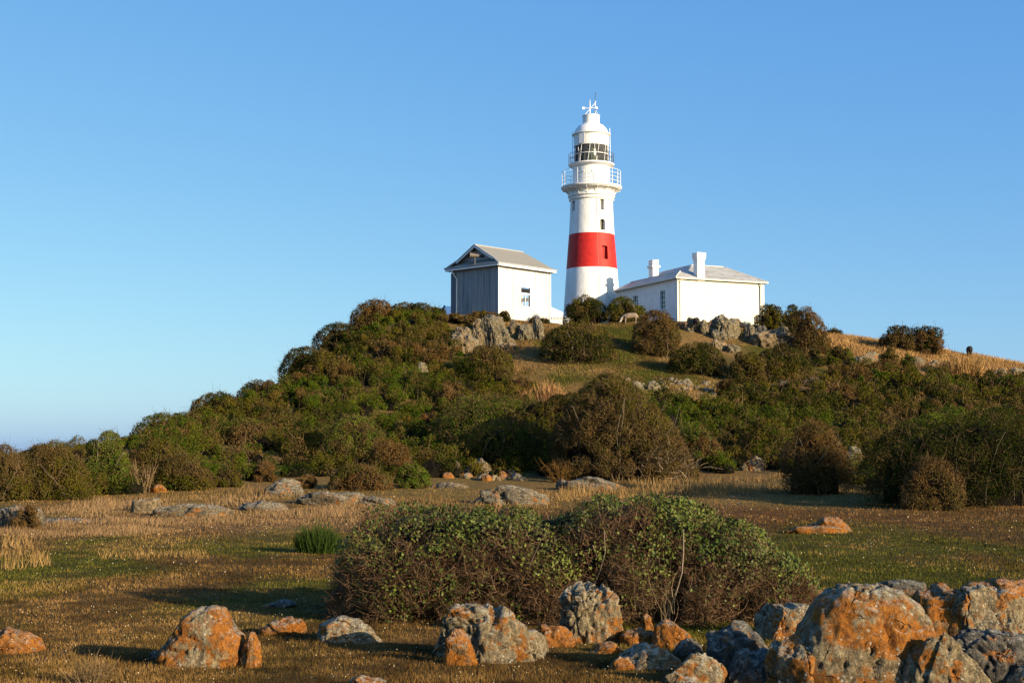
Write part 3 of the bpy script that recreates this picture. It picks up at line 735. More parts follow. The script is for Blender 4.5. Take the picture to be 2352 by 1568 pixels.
M_horn = plain('horn_bronze', (.07,.06,.05), .5)
gm, nt_, b = newmat('window_glass'); b.inputs['Base Color'].default_value = (.02,.025,.03,1); b.inputs['Roughness'].default_value = .05; b.inputs['Specular IOR Level'].default_value = .8
M_glass = gm
gm, nt_, b = newmat('clear_glass'); b.inputs['Base Color'].default_value = (.9,.95,1,1); b.inputs['Roughness'].default_value = 0; b.inputs['Alpha'].default_value = .06
M_clear = gm
def corrugated(name, col, period, axis_, dirt=.25, depth=.03, rough=.5):
    """painted corrugated iron: the corrugation is a bump across one object axis"""
    m, nt, b = newmat(name); tc = nt.nodes.new('ShaderNodeTexCoord'); sx = nt.nodes.new('ShaderNodeSeparateXYZ'); nt.links.new(tc.outputs['Object'], sx.inputs[0])
    a = math_n(nt, 'MULTIPLY', sx.outputs[axis_], 2*math.pi/period); s = math_n(nt, 'SINE', a)
    mp = nt.nodes.new('ShaderNodeMapping'); mp.inputs['Scale'].default_value = (2.2, 2.2, .09); nt.links.new(tc.outputs['Object'], mp.inputs[0])
    st = noise_n(nt, mp.outputs[0], 2.4, 5, .7)
    c = ramp(nt, st, [(.3, tuple(x*(1-dirt) for x in col)), (.55, col)])
    jt = ramp(nt, math_n(nt, 'FRACT', math_n(nt, 'MULTIPLY', sx.outputs[axis_], 1/.76)), [(.0, (.72,.72,.72)), (.05, (.75,.75,.75)), (.08, (1,1,1))])
    if period in (.26, .13): c = mixc(nt, 1.0, c, jt, 'MULTIPLY')       # sheet laps
    nt.links.new(c, b.inputs['Base Color']); b.inputs['Roughness'].default_value = rough; b.inputs['Specular IOR Level'].default_value = .3
    bump(nt, b, s, .9, depth)
    return m

# ---- shed (local x along the lit wall, local y along the shaded wall, origin at the near corner)
sh = P(1145, 608.6, 125); zE = sh[2]; A1 = R(47.0)
Zg = 14.1
shed = empty('shed', (sh[0], sh[1], Zg), A1)
tag(shed, 'pale corrugated-iron shed with grey gabled roof and fog horn, left of the lighthouse', 'shed')
LX, LY, OV = 7.7, 6.76, .42
E_ = zE-Zg                                    # underside of the eave above ground
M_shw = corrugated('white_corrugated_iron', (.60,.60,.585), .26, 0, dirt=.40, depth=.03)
M_shd = corrugated('shaded_side_iron', (.42,.42,.41), .13, 1, dirt=.6, depth=.05)  # greyer copy for the shaded side; its streaks also paint grazing light
# real corrugations on the shaded wall so that grazing light catches them
def corr_wall(x, y0, y1, z0, z1, amp, per):
    ny_ = int((y1-y0)/per*8); ys = np.linspace(y0, y1, ny_+1)
    xs = x+amp*np.sin(ys*2*math.pi/per)*(.6+.6*vnoise(np.stack([ys*.9, ys*0, ys*0], -1), 4))
    V = np.concatenate([np.stack([xs, ys, 0*ys+z0], -1), np.stack([xs, ys, 0*ys+z1], -1)])
    i = np.arange(ny_); Q = np.stack([i, i+1, i+1+ny_+1, i+ny_+1], -1); return V, Q
V, Q = corr_wall(OV, OV, LY-OV, 0, E_, .032, .13)
Vb, Qb = corr_wall(OV, OV, LY-OV, 0, E_, 0, .9)
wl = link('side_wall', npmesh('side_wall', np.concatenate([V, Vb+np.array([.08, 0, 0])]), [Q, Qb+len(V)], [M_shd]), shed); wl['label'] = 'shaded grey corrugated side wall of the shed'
# lit wall with the window opening, and a rear wall with an opening too
def wall_open(x0, x1, z0, z1, ox0, ox1, oz0, oz1, yc, t):
    mb = MB()
    mb.box(((x0+ox0)/2, yc, (z0+z1)/2), (ox0-x0, t, z1-z0)); mb.box(((x1+ox1)/2, yc, (z0+z1)/2), (x1-ox1, t, z1-z0))
    mb.box(((ox0+ox1)/2, yc, (z0+oz0)/2), (ox1-ox0, t, oz0-z0)); mb.box(((ox0+ox1)/2, yc, (z1+oz1)/2), (ox1-ox0, t, z1-oz1))
    return mb
def shed_x(X):     # local x on the lit wall under pixel column X
    t = (X-1175.5)/F
    c, s = math.cos(A1), math.sin(A1); ox, oy = sh[0]-OV*s, sh[1]+OV*c
    return (t*oy-ox)/(c-t*s)
def z_at(Y, d): return CAMZ+P(1175.5, Y, d)[2]-CAMZ
wx0, wx1 = shed_x(1195), shed_x(1216.5); wdist = sh[1]+.5+(wx0+wx1)/2*math.sin(A1)
wz0, wz1 = z_at(705, wdist)-Zg, z_at(661, wdist)-Zg
wall_open(OV, LX-OV, 0, E_, wx0, wx1, wz0, wz1, OV+.05, .1).build('front_wall', M_shw, shed)
fl = MB(); zb = (wz1-wz0)
# frame
fr = MB(); yw = OV-.02; fw = .12
for (a, c_) in ((wx0-fw/2, 0), (wx1+fw/2, 0)): fr.box((a, yw, (wz0+wz1)/2), (fw, .10, zb+2*fw))
for z in (wz0-fw/2, wz1+fw/2): fr.box(((wx0+wx1)/2, yw+.003, z), (wx1-wx0, .10, fw))
fr.box(((wx0+wx1)/2, yw+.003, wz0+zb*.66), (wx1-wx0, .10, .16))
fr.box(((wx0+wx1)/2, yw+.02, wz0+zb*.30), (.05, .06, zb*.56))
win = fr.build('window', white, shed)
MB().box(((wx0+wx1)/2, OV+.06, wz0+zb*.84), (wx1-wx0-.02, .02, zb*.2)).build('pane', M_black, win)
MB().box(((wx0+wx1)/2, OV+.06, wz0+zb*.30), (wx1-wx0-.02, .02, zb*.58)).build('pane', M_clear, win)
# back wall (far end) seen through the window, with its own opening
bo0, bo1 = 1.5, 3.9
bw = wall_open(OV, LY-OV, 0, E_, bo0, bo1, wz0+.15, wz1+.7, 0, .1)
o = bw.build('end_wall', M_shw, shed); o.location = (LX-OV, 0, 0); o.rotation_euler.z = R(90)
wb = MB(); wb.box(((bo0+bo1)/2, 0, (wz0+wz1)/2+.25), (bo1-bo0, .06, .32)); wb.box(((bo0+bo1)/2+.25, 0, wz0+.9), (.18, .055, 2.2))
o = wb.build('window', white, shed); o.location = (LX-OV-.0, 0, 0); o.rotation_euler.z = R(90)
MB().box((LX/2, LY-OV-.05, E_/2), (LX-2*OV-.3, .1, E_)).build('rear_wall', M_shw, shed)
# corner boards
cb = MB(); cb.box((OV-.03, OV-.03, E_/2), (.10, .10, E_)); cb.box((LX-OV+.03, OV-.03, E_/2), (.1, .1, E_)); cb.build('corner_trim', white, shed)
MB().box((OV-.05, LY-OV-.28, E_/2-.1), (.06, .62, E_-.2)).build('side_panel', plain('dark_panel', (.10,.11,.13), .5), shed)
# roof: dutch gable on the shaded side, hip at the far end
RH = 1.95; et = .24; gx_ = .95; gz = .62
top = lambda x, y, z: (x, y, E_+et+z)
M_roof = corrugated('shed_roof_iron', (.23,.22,.19), .16, 0, dirt=.1, depth=.012, rough=.7)
rf = MB(); rx0, rx1, ym = .35, LX-.85, LY/2
yg = gz/RH*ym
pts = {'c00': top(0,0,0), 'c10': top(LX,0,0), 'c11': top(LX,LY,0), 'c01': top(0,LY,0), 'r0': top(rx0,ym,RH), 'r1': top(rx1,ym,RH),
       'g0': top(rx0,yg,gz), 'g1': top(rx0,LY-yg,gz), 'h0': top(gx_,yg,gz), 'h1': top(gx_,LY-yg,gz)}
rf.poly([pts[k] for k in ('c00', 'c10', 'r1', 'r0', 'g0')]); rf.poly([pts[k] for k in ('c11', 'c01', 'g1', 'r0', 'r1')])
rf.poly([pts[k] for k in ('c10', 'c11', 'r1')]); rf.poly([pts[k] for k in ('c01', 'c00', 'h0', 'h1')])
roof = rf.build('roof', M_roof, shed)
MB().prism([(gx_+.05, yg, E_+et+gz), (gx_+.05, LY-yg, E_+et+gz), (gx_+.05, ym, E_+et+RH-.1)], (.05, 0, 0)).build('gable', corrugated('gable_boards', (.55,.56,.6), .18, 2, depth=.02), roof)
bb = MB()
for (a, c_) in ((pts['g0'], pts['r0']), (pts['g1'], pts['r0'])):
    a = Vector(a); c_ = Vector(c_); bb.prism([a+Vector((-.02,0,-.22)), c_+Vector((-.02,0,-.24)), c_+Vector((-.02,0,.03)), a+Vector((-.02,0,.03))], (.07, 0, 0))
bb.build('bargeboard', white, roof)
ca = MB(); ca.tube(pts['g0'], pts['r0'], .07, n=6); ca.tube(pts['g1'], pts['r0'], .07, n=6); ca.tube(pts['c00'], pts['g0'], .09, n=6); ca.tube(pts['c01'], pts['g1'], .09, n=6); ca.tube(pts['r0'], pts['r1'], .07, n=6)
ca.build('ridge_cap', M_grey, roof)
fa = MB()
for (a, c_) in (((0,0), (LX,0)), ((0,0), (0,LY)), ((LX,0), (LX,LY)), ((0,LY), (LX,LY))):
    horiz = a[1] == c_[1]; L_ = LX if horiz else LY
    fa.box(((a[0]+c_[0])/2, (a[1]+c_[1])/2, E_+.115), (L_-.012, .10, .23) if horiz else (.10, L_-.112, .226))
fa.build('fascia', white, shed)
gt = MB(); gt.path([(-.06, -.06, E_+et), (LX+.1, -.06, E_+et)], .06, 8); gt.path([(-.06, -.06, E_+et), (-.06, LY+.06, E_+et)], .08, 8); gt.build('gutter', M_grey, shed)
MB().box((LX/2, LY/2, E_+.03), (LX-.12, LY-.12, .04)).build('soffit', M_grey, shed)
dp = MB(); yd = LY-OV-.72; dp.path([(0, yd+.35, E_+.1), (0, yd+.32, E_-.05), (OV-.08, yd, E_-.75), (OV-.08, yd, .0)], .055, 8); dp.build('downpipe', white, shed)
# fog horn
hb = Vector((-.02, 2.95, E_+et+.88)); hn = MB()
hdir = Vector((-.87, .49, .05)).normalized()
hn.tube(hb-hdir*.6, hb+hdir*.5, .13, .28, 20, caps=False); hn.tube(hb-hdir*.75, hb-hdir*.56, .16, .16, 16)
hn.tube(hb+hdir*.48, hb+hdir*.54, .30, .30, 20, caps=False); hn.sphere(hb-hdir*.74, .15)
horn = hn.build('fog_horn', M_horn, shed, smooth=True)
MB().tube(hb+hdir*.45, hb+hdir*.46, .27, .27, 16).build('horn_mouth_shade', M_black, horn)  # black disc painted in for the shaded hollow of the mouth
hp = MB(); hp.path([hb-Vector((0,0,.1)), hb-Vector((0,0,.78))], .06, 8); hp.path([hb-Vector((0,0,.72)), hb+Vector((-.15,.7,-.76))], .035, 6); hp.build('bracket', M_dark, horn)
MB().box((LX/2, LY/2, -.1), (LX-.9, LY-.9, .5)).build('foundation', plain('footing', (.33,.26,.18), .9), shed)

# ---- cottage (local x along the lit wall, y along the shaded wall)
ct = P(1551.7, 639.3, 125); A2 = R(24.0); Ec = ct[2]-Zg
cot = empty('cottage', (ct[0], ct[1], Zg), A2)
tag(cot, 'low white rendered cottage with hipped iron roof and two chimneys, right of the lighthouse', 'cottage')
CX, CY, CO = 9.7, 11.9, .28
wb = MB()
def cy_at(X):     # local y on the shaded wall under pixel column X
    t = (X-1175.5)/F; c, s = math.cos(A2), math.sin(A2); ox, oy = ct[0]+CO*c, ct[1]+CO*s
    return (ox-t*oy)/(s+t*c)
w1a, w1b = cy_at(1529), cy_at(1517); w2a, w2b = cy_at(1466.6), cy_at(1455)
w1z0, w1z1 = z_at(708.7, 127.3)-Zg, z_at(666, 127.3)-Zg; w2z0, w2z1 = z_at(708, 132)-Zg, z_at(678, 132)-Zg
xs = CO+.12
def seg(y0, y1, z0, z1): wb.box((xs, (y0+y1)/2, (z0+z1)/2), (.24, y1-y0, z1-z0))
seg(CO, w1a, 0, Ec); seg(w1b, w2a, 0, Ec); seg(w2b, CY-CO, 0, Ec)
seg(w1a, w1b, 0, w1z0); seg(w1a, w1b, w1z1, Ec); seg(w2a, w2b, 0, w2z0); seg(w2a, w2b, w2z1, Ec)
sw = wb.build('side_wall', M_render, cot); sw['label'] = 'shaded side wall with two sash windows'
wb = MB(); wb.box((CX/2, CO+.12, Ec/2), (CX-2*CO-.5, .24, Ec)); wb.box((CX/2, CY-CO-.12, Ec/2), (CX-2*CO-.5, .24, Ec)); wb.box((CX-CO-.12, CY/2, Ec/2), (.24, CY-2*CO, Ec))
wb.build('front_wall', M_cream, cot)
MB().box((CO+.38, CO-.03, Ec/2), (.80, .07, Ec)).build('pilaster', M_cream, cot)
pl = MB(); pl.box((CX-CO-.22, CO-.03, Ec/2), (.44, .07, Ec)); pl.build('pilaster', M_cream, cot)
for (a, c_, z0, z1) in ((w1a, w1b, w1z0, w1z1), (w2a, w2b, w2z0, w2z1)):
    m_ = MB(); xw = CO+.14; mid = (a+c_)/2; fw = .055
    for y in (a+fw/2, c_-fw/2): m_.box((xw, y, (z0+z1)/2), (.06, fw, z1-z0))
    for z in (z0+fw/2, z1-fw/2, (z0+z1)/2): m_.box((xw, mid, z), (.056, c_-a-2*fw, fw))
    m_.box((xw, mid, (z0+z1)/2), (.05, .03, z1-z0-2*fw))
    for z in (z0+(z1-z0)*.25, z0+(z1-z0)*.75): m_.box((xw, mid, z), (.05, c_-a-2*fw, .028))
    wn = m_.build('window', white, cot)
    MB().box((xw+.02, mid, (z0+z1)/2), (.012, c_-a-.02, z1-z0-.02)).build('pane', M_glass, wn)
    MB().box((CO-.04, mid, z0-.05), (.18, c_-a+.2, .09)).build('sill', M_render, wn)
# roof as a real height sheet of its several hips
st = .1; rx = np.arange(0, CX+.001, CX/97); ry = np.arange(0, CY+.001, CY/119)
RX, RY = np.meshgrid(rx, ry)
Aw = np.minimum.reduce([.62*RX, .62*(2.35-RX), .60*RY, .5*(CY-RY)])
B1 = np.minimum.reduce([.47*RY, .47*(7.2-RY), .68*(CX-RX), .585*(RX-.9)])
B2 = np.minimum.reduce([.47*RY, .585*(RX-.9), .585*(6.7-RX), .62*(CY-RY)])
B3 = np.minimum.reduce([.2*RY, .35*(CX-RX), .3*(CY-RY), .35*RX])*.0
Hh = np.maximum.reduce([Aw, B1, B2, B3])
Hh = np.maximum(Hh, 0)
V = np.stack([RX, RY, Ec+.13+Hh], -1).reshape(-1, 3); gi = np.arange(len(V)).reshape(RX.shape)
Q = np.stack([gi[:-1, :-1], gi[:-1, 1:], gi[1:, 1:], gi[1:, :-1]], -1).reshape(-1, 4)
m, nt_, b = newmat('cottage_roof_iron'); tc = nt_.nodes.new('ShaderNodeTexCoord')
f = noise_n(nt_, tc.outputs['Object'], 1.3, 6, .7)
c = ramp(nt_, f, [(.35, (.26,.25,.22)), (.55, (.38,.37,.33)), (.7, (.45,.44,.40))])
nt_.links.new(c, b.inputs['Base Color']); b.inputs['Roughness'].default_value = .55; b.inputs['Metallic'].default_value = .0
sx = nt_.nodes.new('ShaderNodeSeparateXYZ'); nt_.links.new(tc.outputs['Object'], sx.inputs[0])
bump(nt_, b, math_n(nt_, 'SINE', math_n(nt_, 'MULTIPLY', sx.outputs[0], 50)), .4, .01)
croof = link('roof', npmesh('roof', V, [Q], [m]), cot)
cp = MB(); zt = Ec+.15
P1 = (3.83, 3.6, zt+1.69); P2 = (7.2, 3.6, zt+1.69); P3 = (3.83, 8.6, zt+1.67)
cp.tube(P1, P2, .05, n=6); cp.tube(P1, P3, .05, n=6); cp.tube(P2, (CX, 0, zt), .05, n=6); cp.tube((1.17, 1.2, zt+.72), (0, 0, zt), .045, n=6); cp.tube((1.17, 1.2, zt+.72), (1.17, CY-1.5, zt+.72), .045, n=6); cp.tube(P3, (1.4, CY-1.2, zt+.3), .045, n=6)
cp.build('ridge_cap', plain('pale_flashing', (.55,.53,.5), .6), croof)
ev = MB(); ev.box((CX/2, .0, Ec+.06), (CX+.02, .12, .12)); ev.box((0, CY/2, Ec+.06), (.12, CY-.14, .117)); ev.box((CX, CY/2, Ec+.06), (.12, CY-.14, .117)); ev.box((CX/2, CY, Ec+.06), (CX, .12, .12)); ev.build('gutter', M_cream, cot)
MB().box((CX/2, CY/2, Ec+.02), (CX-.14, CY-.14, .04)).build('soffit', M_grey, cot)
for (x,) in ((.52,), (CX-.72,)):
    dp = MB(); dp.path([(x, -.02, Ec), (x, .05, Ec-.12), (x, CO-.11, Ec-.3), (x, CO-.11, 0)], .04, 8); dp.build('downpipe', M_cream, cot)
def chimney(cx_, cy_, z0, z1, w_, d_, stepz):
    mb = MB(); mb.box((cx_, cy_, (z0+z1-.35)/2), (w_, d_, z1-.35-z0))
    if stepz:
        mb.box((cx_, cy_, z1-.62), (w_+.24, d_+.24, .2)); mb.box((cx_, cy_, z1-.20), (w_+.02, d_+.02, .40))
    else:
        V_ = [(w_/2, z1-.75), (w_/2+.09, z1-.4), (w_/2+.09, z1)]
        for i in range(2):
            (a, za), (c_, zc) = V_[i], V_[i+1]; da, dc = a+(d_-w_)/2, c_+(d_-w_)/2
            q = [(cx_-a, cy_-da, za), (cx_+a, cy_-da, za), (cx_+a, cy_+da, za), (cx_-a, cy_+da, za)]; r_ = [(cx_-c_, cy_-dc, zc), (cx_+c_, cy_-dc, zc), (cx_+c_, cy_+dc, zc), (cx_-c_, cy_+dc, zc)]
            for k in range(4): mb.poly([q[k], q[(k+1) % 4], r_[(k+1) % 4], r_[k]])
            if i == 1: mb.poly(r_)
    return mb.build('chimney', M_render, croof)
chimney(2.72, .52, Ec-.1, z_at(580.6, 126.4)-Zg, .74, .70, False)
chimney(2.55, 8.4, Ec, z_at(598, 133.7)-Zg, .62, .8, True)

# ---- lighthouse
LD = 138.8; lx = P(1359, 700, LD)[0]
light = empty('lighthouse', (lx, LD, Zg)); tag(light, 'round white lighthouse tower with one broad red band and a glazed lantern on top', 'lighthouse')
k_ = sc(LD)
def zz(Y): return float(P(1359, Y, LD)[2])-Zg
def rr(px): return px*k_
# painted tower with the red band in the wall's own paint
zr0, zr1 = zz(619.5), zz(541)
m, nt_, b = newmat('tower_paint'); tc = nt_.nodes.new('ShaderNodeTexCoord'); sx = nt_.nodes.new('ShaderNodeSeparateXYZ'); nt_.links.new(tc.outputs['Object'], sx.inputs[0])
f = noise_n(nt_, tc.outputs['Object'], 1.7, 6, .6); f2 = noise_n(nt_, tc.outputs['Object'], 7, 4, .65)
mp = nt_.nodes.new('ShaderNodeMapping'); mp.inputs['Scale'].default_value = (2.5, 2.5, .2); nt_.links.new(tc.outputs['Object'], mp.inputs[0]); stn = noise_n(nt_, mp.outputs[0], 2, 4, .6)
wc = mixc(nt_, 1., ramp(nt_, f, [(.35, (.74,.73,.70)), (.6, (.82,.81,.78))]), ramp(nt_, stn, [(.25, (.80,.77,.70)), (.5, (1,1,1))]), 'MULTIPLY')
rc = ramp(nt_, f, [(.35, (.40,.012,.008)), (.6, (.50,.020,.012))])
inb = math_n(nt_, 'MULTIPLY', math_n(nt_, 'GREATER_THAN', sx.outputs[2], zr0), math_n(nt_, 'LESS_THAN', sx.outputs[2], zr1))
nt_.links.new(mixc(nt_, inb, wc, rc), b.inputs['Base Color']); b.inputs['Roughness'].default_value = .6; b.inputs['Specular IOR Level'].default_value = .3
bump(nt_, b, math_n(nt_, 'ADD', f, math_n(nt_, 'MULTIPLY', f2, .7)), .55, .05)
M_tower = m
prof = [(rr(65)+.45, -3.0), (rr(67), zz(735)), (rr(64.6), zz(705)), (rr(58.8), zr0), (rr(54.6), zz(565)), (rr(52.6), zr1), (rr(50.3), zz(500)), (rr(49.2), zz(464)), (rr(49.2), zz(463.5)),
        (rr(52.4), zz(461.5)), (rr(52.8), zz(459.5)), (rr(51), zz(458.5)), (rr(51), zz(456)), (rr(54.5), zz(454)), (rr(54.8), zz(452)), (rr(52.5), zz(451)),
        (rr(51.5), zz(447)), (rr(53), zz(443)), (rr(58), zz(439.5)), (rr(66), zz(437.5)), (rr(66.5), zz(436.5))]
mb = MB(); mb.lathe(prof, 96, True)
tw = mb.build('tower', M_tower, light, smooth=True, ang=25)
# window recesses are cut into the tower
def ang_of(px): return math.asin(max(-1, min(1, px)))
wins = []   # (angle from camera-facing, z0, z1, half width, arched)
def twin(Xa, Xb, Ya, Yb, rad, arch=False):
    a = math.asin(((Xa+Xb)/2-1358.5)/rad); wdt = (Xb-Xa)*k_/math.cos(a); wins.append((a, zz(Yb), zz(Ya), wdt/2, arch, rr(rad)))
twin(1376, 1385.5, 463+1.5, 490, 49.5); twin(1375.5, 1387.5, 510, 535.5, 51.5, True); twin(1380, 1392.8, 571, 601.5, 56)
wins.append((R(-60), zz(488), zz(466), .22, False, rr(49.5)))
cut = bpy.data.objects.new('cut', None)
for (a, z0, z1, hw_, arch, rad) in wins:
    mbc = MB(); top_ = [(hw_*math.cos(t), -rad-.45, z1-hw_*.8+hw_*.8*math.sin(t)) for t in np.linspace(0, math.pi, 9)] if arch else [(hw_, -rad-.45, z1), (-hw_, -rad-.45, z1)]
    mbc.prism([(-hw_, -rad-.45, z0), (hw_, -rad-.45, z0)]+top_, (0, .9, 0)); bmesh.ops.recalc_face_normals(mbc.bm, faces=mbc.bm.faces)
    co = mbc.build('cutter', white); co.location = light.location; co.rotation_euler.z = a
    md = tw.modifiers.new('b', 'BOOLEAN'); md.operation = 'DIFFERENCE'; md.object = co; md.solver = 'FAST'
    bpy.context.view_layer.update()
    dg = bpy.context.evaluated_depsgraph_get(); me = bpy.data.meshes.new_from_object(tw.evaluated_get(dg))
    tw.modifiers.clear(); tw.data = me; bpy.data.objects.remove(co)
for p_ in tw.data.polygons: p_.use_smooth = True
bm = bmesh.new(); bm.from_mesh(tw.data)
for e in bm.edges: e.smooth = not (len(e.link_faces) == 2 and e.calc_face_angle(0) > R(25))
bm.to_mesh(tw.data); bm.free(); tw.data.materials.clear(); tw.data.materials.append(M_tower)
M_redw = plain('red_shutter', (.28,.015,.012), .7)
for i, (a, z0, z1, hw_, arch, rad) in enumerate(wins):
    m_ = MB(); y = -rad+.33; fw = .05
    for x in (-hw_+fw/2, hw_-fw/2): m_.box((x, y, (z0+z1)/2), (fw, .05, z1-z0))
    for z in (z0+fw/2, z1-fw/2): m_.box((0, y, z), (2*hw_-2*fw, .046, fw))
    wn = m_.build('window', M_redw if i == 2 else white, light, rz=a)
    MB().box((0, y+.03, (z0+z1)/2), (2*hw_-.02, .02, z1-z0-.02)).build('pane', M_redw if i == 2 else (M_glass if i == 1 else plain('pale_blind', (.45,.43,.38), .8)), wn)
    if i < 2: MB().box((0, -rad-.02, z0-.06), (2*hw_+.12, .16, .1)).build('sill', M_render, wn)
# gallery
zg0, zg1 = zz(434.5), zz(431.5)
gl = MB(); gl.lathe([(rr(66), zz(437)), (rr(69.5), zz(435.5)), (rr(70.6), zz(434)), (rr(70.6), zz(431.2)), (rr(69), zz(430.6)), (rr(40), zz(430.6))], 96)
gal = gl.build('gallery', M_iron, light, smooth=True)
for i in range(16):
    a = 2*math.pi*(i+.4)/16; ca_, sa_ = math.cos(a), math.sin(a)
    br = MB(); pts_ = []
    for j in range(9):
        t = j/8*math.pi/2; pts_.append(Vector((ca_*(rr(52)+.05+(1-math.cos(t))*.62), sa_*(rr(52)+.05+(1-math.cos(t))*.62), zz(455)+.12+math.sin(t)*.62)))
    br.path(pts_, .03, 6); br.path([Vector((ca_*(rr(52)+.1), sa_*(rr(52)+.1), zz(438.6))), Vector((ca_*rr(68), sa_*rr(68), zz(438.2)))], .04, 6)
    br.build('bracket', M_iron, gal)
def railing(rad, z0, z1, npost, nrail, mat, tr, parent, name='railing'):
    m_ = MB()
    for i in range(npost):
        a = 2*math.pi*(i+.3)/npost; m_.tube((rad*math.cos(a), rad*math.sin(a), z0), (rad*math.cos(a), rad*math.sin(a), z1), tr*1.25, n=6)
    for j in range(nrail): m_.ring(rad, z0+(z1-z0)*(j+1)/nrail, tr, 56, tn=5)
    return m_.build(name, mat, parent, smooth=True)
railing(rr(68.3), zz(430.6), zz(396), 20, 4, M_iron, .018, gal)
# lantern base (service room)
lb = MB(); lb.lathe([(rr(43.4), zz(431)), (rr(43.2), zz(382.5)), (rr(44.5), zz(381.6)), (rr(39), zz(381))], 72)
lbo = lb.build('service_room', M_iron, light, smooth=True)
vb = MB()
for i, a in enumerate((-2.05, -1.55, -.6)):
    vb.tube((rr(43)*math.cos(a), rr(43)*math.sin(a), zz(400)), (rr(43)*1.04*math.cos(a), rr(43)*1.04*math.sin(a), zz(400)), .10, n=12)
vb.build('vent', M_iron, lbo)
ug = MB(); ug.lathe([(rr(43), zz(386)), (rr(51), zz(383)), (rr(53.6), zz(381.5)), (rr(53.6), zz(379)), (rr(38), zz(378.4))], 72)
ugo = ug.build('upper_gallery', M_iron, light, smooth=True)
railing(rr(52.6), zz(379), zz(356.5), 22, 2, M_dark, .022, ugo)
# lantern: sixteen glazed sides with slanting astragals
gz0, gz1 = zz(377.5), zz(337.5); rl = rr(39.8)
lf = MB(); lf.lathe([(rr(40.5), zz(379)), (rr(40.5), zz(376)), (rl, zz(375.8))], 16)
lan = lf.build('lantern', M_iron, light)
asg = MB(); NS = 12
for i in range(NS):
    for sgn in (-1, 1):
        a0 = 2*math.pi*(i+.5)/NS; a1 = a0+sgn*2*math.pi/NS*.28
        asg.tube((rl*math.cos(a0), rl*math.sin(a0), gz0), (rl*math.cos(a1), rl*math.sin(a1), gz1), .026, n=6) if (i % 2 == 0) == (sgn > 0) or sgn > 0 else None
asg.ring(rl, gz0+(gz1-gz0)*.5, .04, 48); asg.ring(rl, gz1, .05, 48); asg.build('astragal', M_iron, lan)
gp = MB(); gp.lathe([(rl-.06, gz0), (rl-.06, gz1)], 48); gp.build('glazing', M_clear, lan, smooth=True)
li = MB(); li.lathe([(.55, gz0-.2), (.75, gz0+.3), (.85, (gz0+gz1)/2), (.75, gz1-.2), (.5, gz1)], 32); li.build('lens', plain('green_lens', (.02,.04,.012), .3, spec=.6), lan, smooth=True)
lc = MB(); lc.tube((0, 0, gz0-.3), (0, 0, gz0+.02), rl-.1, n=32)
for a in (R(60), R(85), R(110), R(135), R(160), R(20), R(0), R(-20), R(185)): lc.box((math.cos(a)*(rl-.3), math.sin(a)*(rl-.3), (gz0+gz1)/2), (.12, 1.4, gz1-gz0), rz=a)
lc.build('dark_backing', M_black, lan)  # black panels added so the lantern inside reads as dark
mu = MB(); mu.lathe([(rl+.03, gz1), (rl+.03, zz(314)), (rr(44.8), zz(312)), (rr(45.2), zz(310.2)), (rr(43), zz(309)), (rr(39.5), zz(308.6))], 64); mu.build('lantern_wall', M_iron, lan, smooth=True)
# a fixed slatted sun shield panel beside the glazing
sp = MB(); aa = R(-123); sp.box(((rl+.12)*math.cos(aa), (rl+.12)*math.sin(aa), (zz(336)+zz(311))/2), (.05, .62, zz(311)-zz(336)), rz=aa); sp.build('shade_panel', M_iron, lan)
dm = [(rr(39.5)*math.cos(t)**.9 if t < 1.57 else 0, zz(309.5)+(zz(283)-zz(309.5))*math.sin(t)) for t in np.linspace(0, 1.02, 14)]
zend = dm[-1][1]
dmb = MB(); dmb.lathe([(rr(40.2), zz(310.4))]+dm+[(rr(21), zz(286.5)), (rr(19.5), zz(285))], 64)
dome = dmb.build('dome', M_iron, light, smooth=True)
vt = MB(); vt.lathe([(rr(19.5), zz(286.5)), (rr(19.8), zz(283.2)), (rr(19.8), zz(269.5)), (rr(20.8), zz(268.8)), (rr(20.6), zz(266.6)), (rr(17), zz(265.9)), (0.02, zz(265.2))], 48)
vent = vt.build('ventilator', M_iron, dome, smooth=True)
hr = MB(); hr.ring(rr(29), zz(291), .03, 40)
for i in range(10):
    a = 2*math.pi*i/10; hr.tube((rr(27)*math.cos(a), rr(27)*math.sin(a), zz(294)), (rr(29.5)*math.cos(a), rr(29.5)*math.sin(a), zz(290)), .04, n=5)
hr.build('hand_rail', M_iron, dome)
wv = MB(); x0 = rr(-2.5); zt0 = zz(267)
wv.tube((x0, 0, zt0), (x0, 0, zz(244)), .07, .05, 8); wv.tube((x0, 0, zz(244)), (x0, 0, zz(230)), .05, .02, 8)
wv.tube((x0+rr(-15), 0, zz(249)), (x0+rr(16), 0, zz(248.6)), .03, n=6); wv.box((x0+rr(-15), 0, zz(249)), (.24, .06, .24)); wv.box((x0+rr(15.5), 0, zz(248.6)), (.22, .06, .22))
wv.build('weather_vane', M_iron, dome)
am = MB(); x1 = rr(10); am.tube((x1, .2, zt0), (x1, .2, zz(233)), .055, .045, 8); am.tube((x1, .2, zz(233)), (x1, .2, zz(232)), .09, n=8)
am.tube((x1, .2, zz(236)), (rr(-18), -.3, zz(269)), .025, n=5); am.tube((x1, .2, zz(250)), (rr(18), -.2, zz(267)), .025, n=5)
am.build('mast', M_iron, dome)
MB().tube((x1, .2, zz(233)), (x1+.02, .2, zz(211)), .022, n=6).box((x1+.03, .2, zz(214)), (.12, .02, .04)).build('aerial', M_dark, dome)
for s_, zt_ in ((-1, zz(303)), (1, zz(295))):
    MB().tube((s_*rr(44.4), -.1, zz(379)), (s_*rr(43.2), -.1, zt_), .035, .025, 6).build('rod', M_iron, lan)
cbp = []
